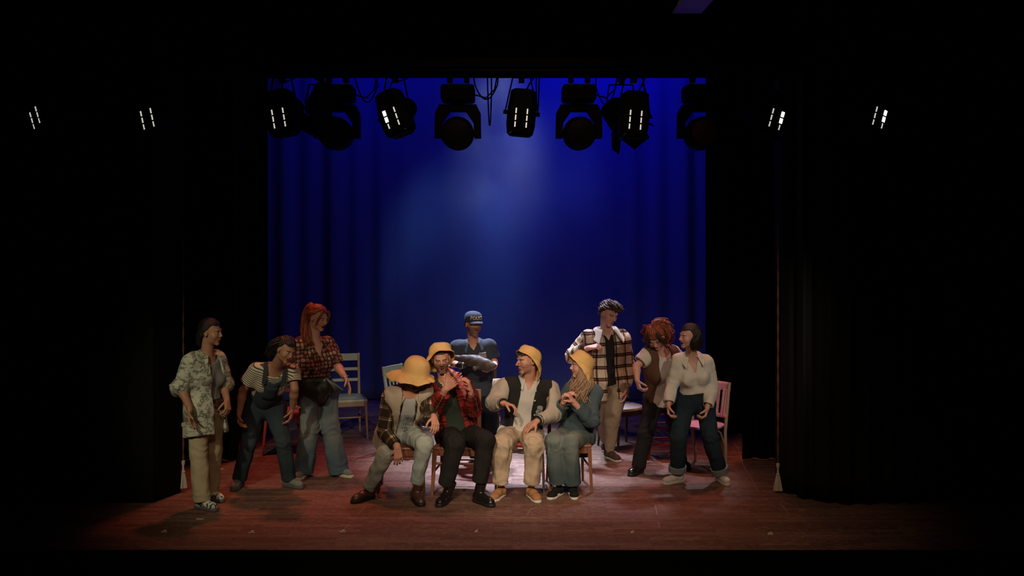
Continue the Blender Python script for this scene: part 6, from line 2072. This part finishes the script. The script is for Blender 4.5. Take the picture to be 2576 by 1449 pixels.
# ================================================================== seated, long blonde hair
def p_blonde():
    D = 9.72
    J = dict(head=(1462, 920, -0.12), neck=(1472, 966, -0.03), shl=(1430, 985, 0.06), shr=(1496, 990, -0.08), ell=(1405, 1042, -0.10), wrl=(1420, 1008, -0.26), elr=(1486, 1058, -0.26), wrr=(1443, 1012, -0.34),
             pelvis=(1446, 1092, 0.0), waist=(1460, 1045, 0.0), hipl=(1425, 1098, -0.03), hipr=(1470, 1098, -0.03), knl=(1393, 1110, -0.46), anl=(1404, 1214, -0.42), knr=(1434, 1114, -0.48), anr=(1440, 1216, -0.40))
    P = Person('seated person with long wavy blonde hair, teal shirt and yellow hat, hands clasped', D, J, dict(rot=(-80, 0, -2)), S=0.97, skin=FAIR, build=0.95)
    P.make_body(dict(l=dict(d=(0.45, -0.2, 0.7), n=(0.8, 0.2, -0.3), sg=-1, c=(45, 55, 35), s=0.98), r=dict(d=(-0.45, -0.15, 0.75), n=(-0.8, 0.2, -0.3), sg=1, c=(50, 55, 35), s=0.98)), dict(bust=0.9, smile=1.0, open=0.5, nose=1.1))
    P.top('teal_shirt', TEAL, g=0.030, sleeve=1.80, hem=0.17, neck='v', vneck=(0.05, 0.08), seed=81, armg=0.026, fold=0.011, puff=0.008, bust=0.9, hip=1.08)
    P.collar(TEAL, g=0.02, drop=0.07, spread=0.06)
    P.pants('jeans', DENIMT, g=0.014, knee=0.078, ankle=0.086, hem=0.0, seed=82, wear=kneewear, fold=0.007, rise=0.06)
    buttons(P.root, [P.T(0.09, -0.05, 0.155), P.T(-0.10, 0.03, 0.165)], 0.008)
    H = P.H
    P.hair_cap(BLONDE, grow=0.012, line=0.050, low=-0.09, seed=12)
    gp = []
    for x in (-0.075, -0.05, 0.055, 0.085):
        for y in (0.0, 0.05):
            s_ = 1 if x > 0 else -1
            gp.append([H(x * 0.85, y - 0.02, -0.005), H(x * 1.08, y - 0.02, -0.05), H(x * 1.35, y - 0.03, -0.13), H(x * 1.3, y - 0.06, -0.24), H(x * 1.2, y - 0.06, -0.34)])
    P.strands(BLONDE, gp, 420, 0.0058, 0.0040, (0.010, 0.026), seed=13, wave=0.022, freq=44, name='long_hair', segs=22)
    P.hat(HATY, (0.030, 0.040, 0.065, 0.150, 0.250, 0.150, 0.065, 0.040), (66, 76, 86, 88, 74, 88, 86, 76), tilt=(0, -38, 0), crown=0.110, high=0.084, seed=4, flop=0.012, crush=0.012, base=(0, 0.022, 0.046), sy=1.14)
    up, Pf, th = P.shoe('l', -32, 'sneaker', BLACKSH, SOLEW, extra=LACEW)
    for k in range(3):
        MB().bar(Pf(0.040, -0.045 - .016 * k, 0.030), Pf(0.026, -0.030 - .016 * k, 0.066), 0.007, 0.006).build('stripe', LACEW, up)
    up, Pf, th = P.shoe('r', 4, 'sneaker', BLACKSH, SOLEW, extra=LACEW)
    for k in range(3):
        MB().bar(Pf(-0.040, -0.045 - .016 * k, 0.030), Pf(-0.026, -0.030 - .016 * k, 0.066), 0.007, 0.006).build('stripe', LACEW, up)
    return P

# ================================================================== standing, long plaid coat
def p_coat():
    D = 10.80
    J = dict(head=(1531, 789, -0.10), neck=(1524, 838, 0.0), shl=(1478, 852, -0.04), shr=(1566, 852, 0.04), ell=(1442, 895, -0.02), wrl=(1480, 876, -0.24), elr=(1577, 922, 0.04), wrr=(1572, 976, -0.06),
             pelvis=(1530, 965, 0.0), hipl=(1511, 975, 0.0), hipr=(1551, 975, 0.0), knl=(1518, 1055, 0.16), anl=(1524, 1110, 0.32), knr=(1539, 1060, -0.06), anr=(1534, 1134, -0.02))
    P = Person('tall person with dark quiffed hair in a cream plaid coat with fleece collar, looking down', D, J, dict(rot=(36, 22, 4)), S=1.05, skin=FAIR, build=1.05)
    P.make_body(dict(l=dict(d=(0.9, -0.2, 0.25), n=(0.1, 0.4, -0.8), sg=1, c=(45, 50, 30)), r=dict(d=(-0.05, -0.15, -1), n=(-0.8, -0.2, 0), sg=-1, c=(28, 28, 18))), dict(smile=0.3))
    P.top('dark_top', BLACKT, g=0.014, sleeve=0, hem=0.0, neck='v', vneck=(0.04, 0.07), seed=91)
    op = ((-0.8, 0.0, 0.4, 0.8, 1.05), (0.060, 0.052, 0.042, 0.050, 0.055), (0.0, 0.0, 0.0, 0.0, 0.0))
    P.top('plaid_coat', PLAIDC, g=0.038, sleeve=1.86, hem=0.155, neck='v', vneck=(0.07, 0.12), opening=op, armg=0.036, seed=92, fold=0.010, puff=0.004, hip=1.0)
    P.collar(FUR, g=0.036, drop=0.10, spread=0.10, h=0.085, thick=0.016, wide=0.034, raise_=0.012)
    P.pants('trousers', CHINOB, g=0.016, knee=0.072, ankle=0.052, hem=0.01, seed=93, fold=0.007)
    H = P.H
    P.hair_cap(BROWNHAIR, grow=0.016, line=0.062, low=-0.03, seed=14, lumps=0.014)
    gp = [[H(x, 0.02, 0.125), H(x, -0.05, 0.128), H(x + .01, -0.095, 0.110), H(x + .02, -0.108, 0.088)] for x in (-0.045, -0.02, 0.01, 0.04)]
    P.strands(BROWNHAIR, gp, 70, 0.008, 0.005, (0.008, 0.012), seed=15, wave=0.012, name='quiff')
    P.shoe('r', 28, 'sneaker', BROWNSH, SOLEW, extra=LACEB)
    P.shoe('l', 10, 'sneaker', BROWNSH, SOLEW, extra=LACEB)
    return P

# ================================================================== brown vest, bending
def p_brownvest():
    D = 10.22
    J = dict(head=(1650, 848, -0.28), neck=(1665, 886, -0.16), shl=(1630, 892, -0.18), shr=(1694, 888, -0.04), ell=(1601, 922, -0.24), wrl=(1603, 956, -0.34), elr=(1726, 925, 0.12), wrr=(1706, 938, 0.05),
             pelvis=(1664, 998, 0.04), waist=(1660, 950, -0.04), hipl=(1643, 1008, 0.04), hipr=(1688, 1008, 0.06), knl=(1624, 1090, -0.08), anl=(1606, 1176, -0.06), knr=(1702, 1088, 0.06), anr=(1712, 1160, 0.22))
    P = Person('person with curly red hair in a brown vest over a cream t-shirt, head bowed', D, J, dict(rot=(-18, 42, -8)), S=0.98, skin=FAIR, build=0.95)
    P.make_body(dict(l=dict(d=(0.2, -0.3, -0.9), n=(0.85, 0.2, 0), sg=1, c=(48, 48, 30)), r=dict(d=(-0.9, -0.15, 0.0), n=(0, 0.8, -0.3), sg=1, c=(20, 20, 15))), dict(bust=0.8, smile=0.3))
    P.top('t_shirt', TEEW, g=0.020, sleeve=0.66, hem=0.05, neck='round', seed=101, armg=0.028, bust=0.85, fold=0.006)
    op = ((-0.5, 0.0, 0.35, 0.8, 1.05), (0.150, 0.115, 0.080, 0.075, 0.075), (-0.04, -0.035, -0.03, -0.02, 0.0))
    P.vest('vest', BVEST, g=0.040, hem=0.0, opening=op, seed=102, fold=0.005, bust=0.85)
    P.pants('trousers', BLACKT, g=0.014, knee=0.076, ankle=0.072, hem=0.0, seed=103, fold=0.006)
    H = P.H
    P.hair_cap(REDHAIR, grow=0.020, line=0.050, low=-0.10, seed=16, lumps=0.014)
    gp = [[H(x * .8, 0.05, 0.11), H(x * 1.3, 0.08, 0.06), H(x * 1.6, 0.05, -0.02), H(x * 1.5, 0.02, -0.11)] for x in (-0.06, 0.06, 0.075, 0.03)]
    gp += [[H(0.0, 0.03, 0.125), H(0.03, 0.09, 0.13), H(0.09, 0.12, 0.08), H(0.11, 0.10, 0.0), H(0.11, 0.07, -0.08)]] * 3
    P.strands(BROWNHAIR, [[H(x * .8, -0.04, 0.105), H(x * 1.2, -0.075, 0.065), H(x * 1.45, -0.065, 0.0), H(x * 1.4, -0.06, -0.06)] for x in (-0.055, 0.055)], 44, 0.0045, 0.0035, (0.010, 0.013), seed=20, wave=0.012, name='loose_lock')
    P.strands(REDHAIR, gp, 280, 0.0065, 0.0045, (0.010, 0.022), seed=17, wave=0.024, freq=60, name='curls', segs=20)
    P.shoe('l', -38, 'chunky', LEATHB, SOLEB, extra=LACEB)
    P.shoe('r', 20, 'chunky', LEATHB, SOLEB, extra=LACEB)
    return P

# ================================================================== white blouse
def p_blouse():
    D = 9.82
    J = dict(head=(1733, 846, -0.14), neck=(1738, 893, -0.05), shl=(1705, 908, -0.05), shr=(1778, 911, -0.03), ell=(1692, 962, -0.06), wrl=(1682, 1018, -0.18), elr=(1791, 972, -0.02), wrr=(1779, 1026, -0.18),
             pelvis=(1748, 1002, 0.0), hipl=(1726, 1012, 0.0), hipr=(1772, 1012, 0.0), knl=(1706, 1098, -0.14), anl=(1704, 1186, -0.05), knr=(1786, 1098, -0.10), anr=(1813, 1190, -0.02))
    P = Person('person with a dark bob, ivory blouse and dark jeans with turned up hems', D, J, dict(rot=(-66, 2, 4)), S=0.96, skin=FAIR, build=0.93)
    P.make_body(dict(l=dict(d=(-0.08, -0.25, -1), n=(0.9, -0.1, 0), sg=1, c=(45, 45, 30)), r=dict(d=(-0.25, -0.3, -0.9), n=(-0.85, 0.2, 0.1), sg=-1, c=(50, 50, 30))), dict(bust=1.0, open=0.7, smile=1.0, nose=1.1))
    P.top('blouse', BLOUSE, g=0.020, sleeve=1.90, hem=-0.065, neck='v', vneck=(0.06, 0.16), bust=1.0, seed=111, armg=0.018, fold=0.010, puff=0.006, armtaper=1.12)
    P.collar(BLOUSE, g=0.014, drop=0.09, spread=0.06, h=0.03)
    P.pants('jeans', DENIMN, g=0.014, knee=0.076, ankle=0.076, hem=0.03, seed=112, wear=kneewear, fold=0.007, rise=0.10)
    for q in 'lr':
        k, a = P.J['kn' + q], P.J['an' + q]; u = unit(a - k); c = a - u * 0.035
        M = Matrix.Translation(Vector(c)) @ Vector(u).to_track_quat('Z', 'Y').to_matrix().to_4x4()
        MB().lathe([(0.078, -0.030), (0.088, -0.026), (0.088, 0.026), (0.078, 0.030)], 32, M).build('turned_up_hem', flat('grey_denim', (0.17, 0.20, 0.20), 0.9), P.root, smooth=True)
    H = P.H
    P.hair_cap(BLACKHAIR, grow=0.016, line=0.060, low=-0.11, seed=18, back=0.01)
    gp = [[H(x * .85, 0.03, 0.075), H(x * 1.1, 0.03 + abs(y) * .3, 0.03), H(x * 1.15, 0.03 + y, -0.05), H(x * 1.05, 0.02 + y, -0.125)] for x in (-0.078, 0.078) for y in (-0.035, 0.0, 0.04)]
    gp += [[H(x, 0.07, 0.08), H(x, 0.105, 0.03), H(x, 0.11, -0.05), H(x, 0.10, -0.125)] for x in (-0.04, 0, 0.04)]
    P.strands(BLACKHAIR, gp, 420, 0.0065, 0.0055, (0.011, 0.008), seed=19, name='bob')
    MB().tube([H(0.06, 0.06, 0.085), H(0.03, 0.085, 0.095)], 0.005, 8).build('hair_clip', BONEW, P.root, smooth=True)
    P.shoe('l', -62, 'runner', WHITESH, SOLEW, extra=LACEW)
    P.shoe('r', 14, 'runner', WHITESH, SOLEW, extra=LACEW)
    return P

CAST = {}
for fn in (p_print, p_overalls, p_red, p_vest, p_redplaid, p_police, p_varsity, p_blonde, p_coat, p_brownvest, p_blouse):
    CAST[fn.__name__] = fn()

# ------------------------------------------------------------------ things held
def wpt(P, k): return P.base + P.J[k]

def big_fish():
    P = CAST['p_police']
    a = W(1138, 898, 10.30); b = W(1245, 917, 10.12)
    ax = unit(b - a); L = np.linalg.norm(b - a) ; n = unit(V3(0.05, -1, 0.12)); n = unit(n - ax * np.dot(n, ax)); u = np.cross(n, ax); u = u if u[2] > 0 else -u
    c = (a + b) / 2
    f = Field(np.minimum(a, b) - 0.18 - c, np.maximum(a, b) + 0.18 - c, 0.006)
    prof = [(-0.05, 0.014, 0.0), (0.10, 0.022, 0.0), (0.25, 0.034, 0.002), (0.45, 0.052, 0.0), (0.65, 0.066, -0.012), (0.82, 0.060, -0.020), (0.93, 0.040, -0.018), (1.0, 0.018, -0.010)]
    q = lambda t, z, s=0.0: a + ax * L * t + u * z + n * s - c
    for (t0, r0, z0), (t1, r1, z1) in zip(prof[:-1], prof[1:]):
        f.add(rc(q(t0, z0), q(t1, z1), r0, r1, 0.62, n), 0.015)
    # tail, fins
    f.add(rc(q(0.04, 0), q(-0.10, 0.05), 0.016, 0.03, 0.25, n), 0.008)
    f.add(rc(q(0.04, 0), q(-0.09, -0.04), 0.016, 0.03, 0.25, n), 0.008)
    f.add(rc(q(0.30, 0.030), q(0.60, 0.055), 0.012, 0.016, 0.3, n), 0.012)
    f.add(rc(q(0.70, -0.045, 0.03), q(0.60, -0.075, 0.045), 0.016, 0.026, 0.28, n), 0.008)
    f.sub(rc(q(0.90, -0.030, 0.05), q(1.05, -0.016, 0.02), 0.004, 0.004), 0.004)
    f.sub(rc(q(0.74, 0.040, 0.055), q(0.70, -0.045, 0.050), 0.004, 0.004), 0.006)
    V, Q = f.mesh(1)
    V = V + vnormals(V, Q) * (wavy(V, 60, 2) * 0.0012)[:, None]
    m, nt, bs = _nt('fish_skin')
    co = objco(nt); sp = nt.nodes.new('ShaderNodeSeparateXYZ'); nt.links.new(co, sp.inputs[0])
    v = N(nt, 'ShaderNodeTexVoronoi'); v.inputs['Scale'].default_value = 70; nt.links.new(co, v.inputs['Vector'])
    col = mixc(nt, noise(nt, co, 12, 4), (0.020, 0.013, 0.010), (0.065, 0.042, 0.029))
    col = mixc(nt, M_(nt, 'MULTIPLY', v.outputs['Distance'], 0.5), col, (0.02, 0.014, 0.01))
    nt.links.new(col, bs.inputs['Base Color']); bs.inputs['Roughness'].default_value = 0.6; bump(nt, bs, v.outputs['Distance'], 0.25, 0.002)
    o = to_object('large_fish', V, Q, m, None, fab=V); o.location = c
    tag(o, 'large dark brown fish held across the chest of the person in the POLICE cap', 'fish')
    M = Matrix.Translation(Vector(q(0.86, 0.018, 0.038))) @ Vector(n).to_track_quat('Z', 'Y').to_matrix().to_4x4()
    MB().lathe([(0.011, 0.0), (0.010, 0.006), (0.003, 0.009)], 16, M).build('eye', flat('fish_eye', (0.16, 0.13, 0.08), 0.2), o, smooth=True)
big_fish()

def red_prop():
    P = CAST['p_redplaid']
    d = 9.06
    pts = [W(1126, 925, d), W(1138, 934, d), W(1147, 944, d), W(1155, 957, d), W(1162, 972, d + .02), W(1168, 990, d + .06), W(1170, 1004, d + .10)]
    c = pts[3]
    f = Field(np.min(pts, 0) - 0.08 - c, np.max(pts, 0) + 0.08 - c, 0.005)
    rs = [0.005, 0.018, 0.022, 0.020, 0.026, 0.020, 0.006]
    for i in range(6): f.add(rc(pts[i] - c, pts[i + 1] - c, rs[i], rs[i + 1], 0.7, V3(0, 1, 0)), 0.008)
    f.add(rc(pts[1] - c, W(1156, 938, d) - c, 0.008, 0.006), 0.006)
    f.add(rc(pts[3] - c, W(1173, 968, d) - c, 0.012, 0.010, 0.5, V3(0, 1, 0)), 0.008)
    f.add(rc(pts[4] - c, W(1178, 976, d) - c, 0.014, 0.006, 0.5, V3(0, 1, 0)), 0.008)
    V, Q = f.mesh(1)
    V = V + vnormals(V, Q) * (wavy(V, 120, 5) * 0.0018)[:, None]
    m, nt, bs = _nt('raw_pink')
    co = objco(nt)
    nt.links.new(ramp(nt, noise(nt, co, 26, 3, 0.7), [(0.3, (0.30, 0.035, 0.04)), (0.55, (0.50, 0.13, 0.12)), (0.70, (0.66, 0.42, 0.38))]), bs.inputs['Base Color']); bs.inputs['Roughness'].default_value = 0.3
    o = to_object('small_fish', V, Q, m, None, fab=V); o.location = c
    tag(o, 'limp pink and red fish held up by the laughing person in red plaid', 'fish')
    mb = MB(); mb.tube([W(1129, 918, d) - c, W(1131, 921, d) - c], 0.008, 8); mb.build('bead', BONEW, o, smooth=True)
red_prop()

def tassel_bag():
    P = CAST['p_red']; B = P.base
    c = B + P.J['pelvis'] + V3(0.04, -0.19, 0.03)
    f = Field(V3(-.24, -.12, -.20), V3(.26, .12, .16), 0.006)
    f.add(rc(V3(-0.12, 0, 0.055), V3(0.10, 0, 0.06), 0.045, 0.050, 0.55, V3(0, 1, 0)), 0.03)
    f.add(rc(V3(-0.07, 0, 0.0), V3(0.08, 0, 0.0), 0.080, 0.078, 0.5, V3(0, 1, 0)), 0.03)
    f.add(rc(V3(0.0, 0, -0.05), V3(0.04, 0, -0.09), 0.070, 0.060, 0.5, V3(0, 1, 0)), 0.03)
    f.sub(rc(V3(-0.14, -0.05, 0.045), V3(0.13, -0.05, 0.055), 0.006, 0.006), 0.006)
    V, Q = f.mesh(1)
    V = V + vnormals(V, Q) * (wavy(V, 34, 8) * 0.003)[:, None]
    o = to_object('waist_bag', V, Q, BAGL, None, fab=V); o.location = c
    tag(o, 'slouchy black leather bag with a long tassel at the waist of the red haired person', 'bag')
    mb = MB(); rnd = random.Random(8)
    for i in range(34):
        t = rnd.random(); x0 = 0.10 + 0.03 * t
        mb.tube([(x0, -0.045, 0.085), (x0 + 0.04 + .05 * t, -0.06, 0.03), (x0 + .05 + 0.10 * t, -0.055 + rnd.uniform(-.01, .01), -0.045 + 0.03 * t)], 0.006, 5)
    mb.build('tassel', BAGL, o, smooth=True)
    MB().tube([(-0.15, 0.02, 0.07), (-0.17, 0.08, 0.09)], 0.010, 8).build('strap', LEATHB, o, smooth=True)
    MB().tube([(0.14, 0.02, 0.08), (0.15, 0.06, 0.10)], 0.010, 8).build('strap', LEATHB, o, smooth=True)
    w = B + P.J['wrl']
    s_ = MB().tube([(0, 0, 0), (0.02, -0.01, -0.045)], 0.006, 8).build('white_stick', LACEW, smooth=True); s_.location = w + V3(0.012, -0.035, -0.115)
    tag(s_, 'short white stick held in the lowered hand of the red haired person', 'stick')
tassel_bag()
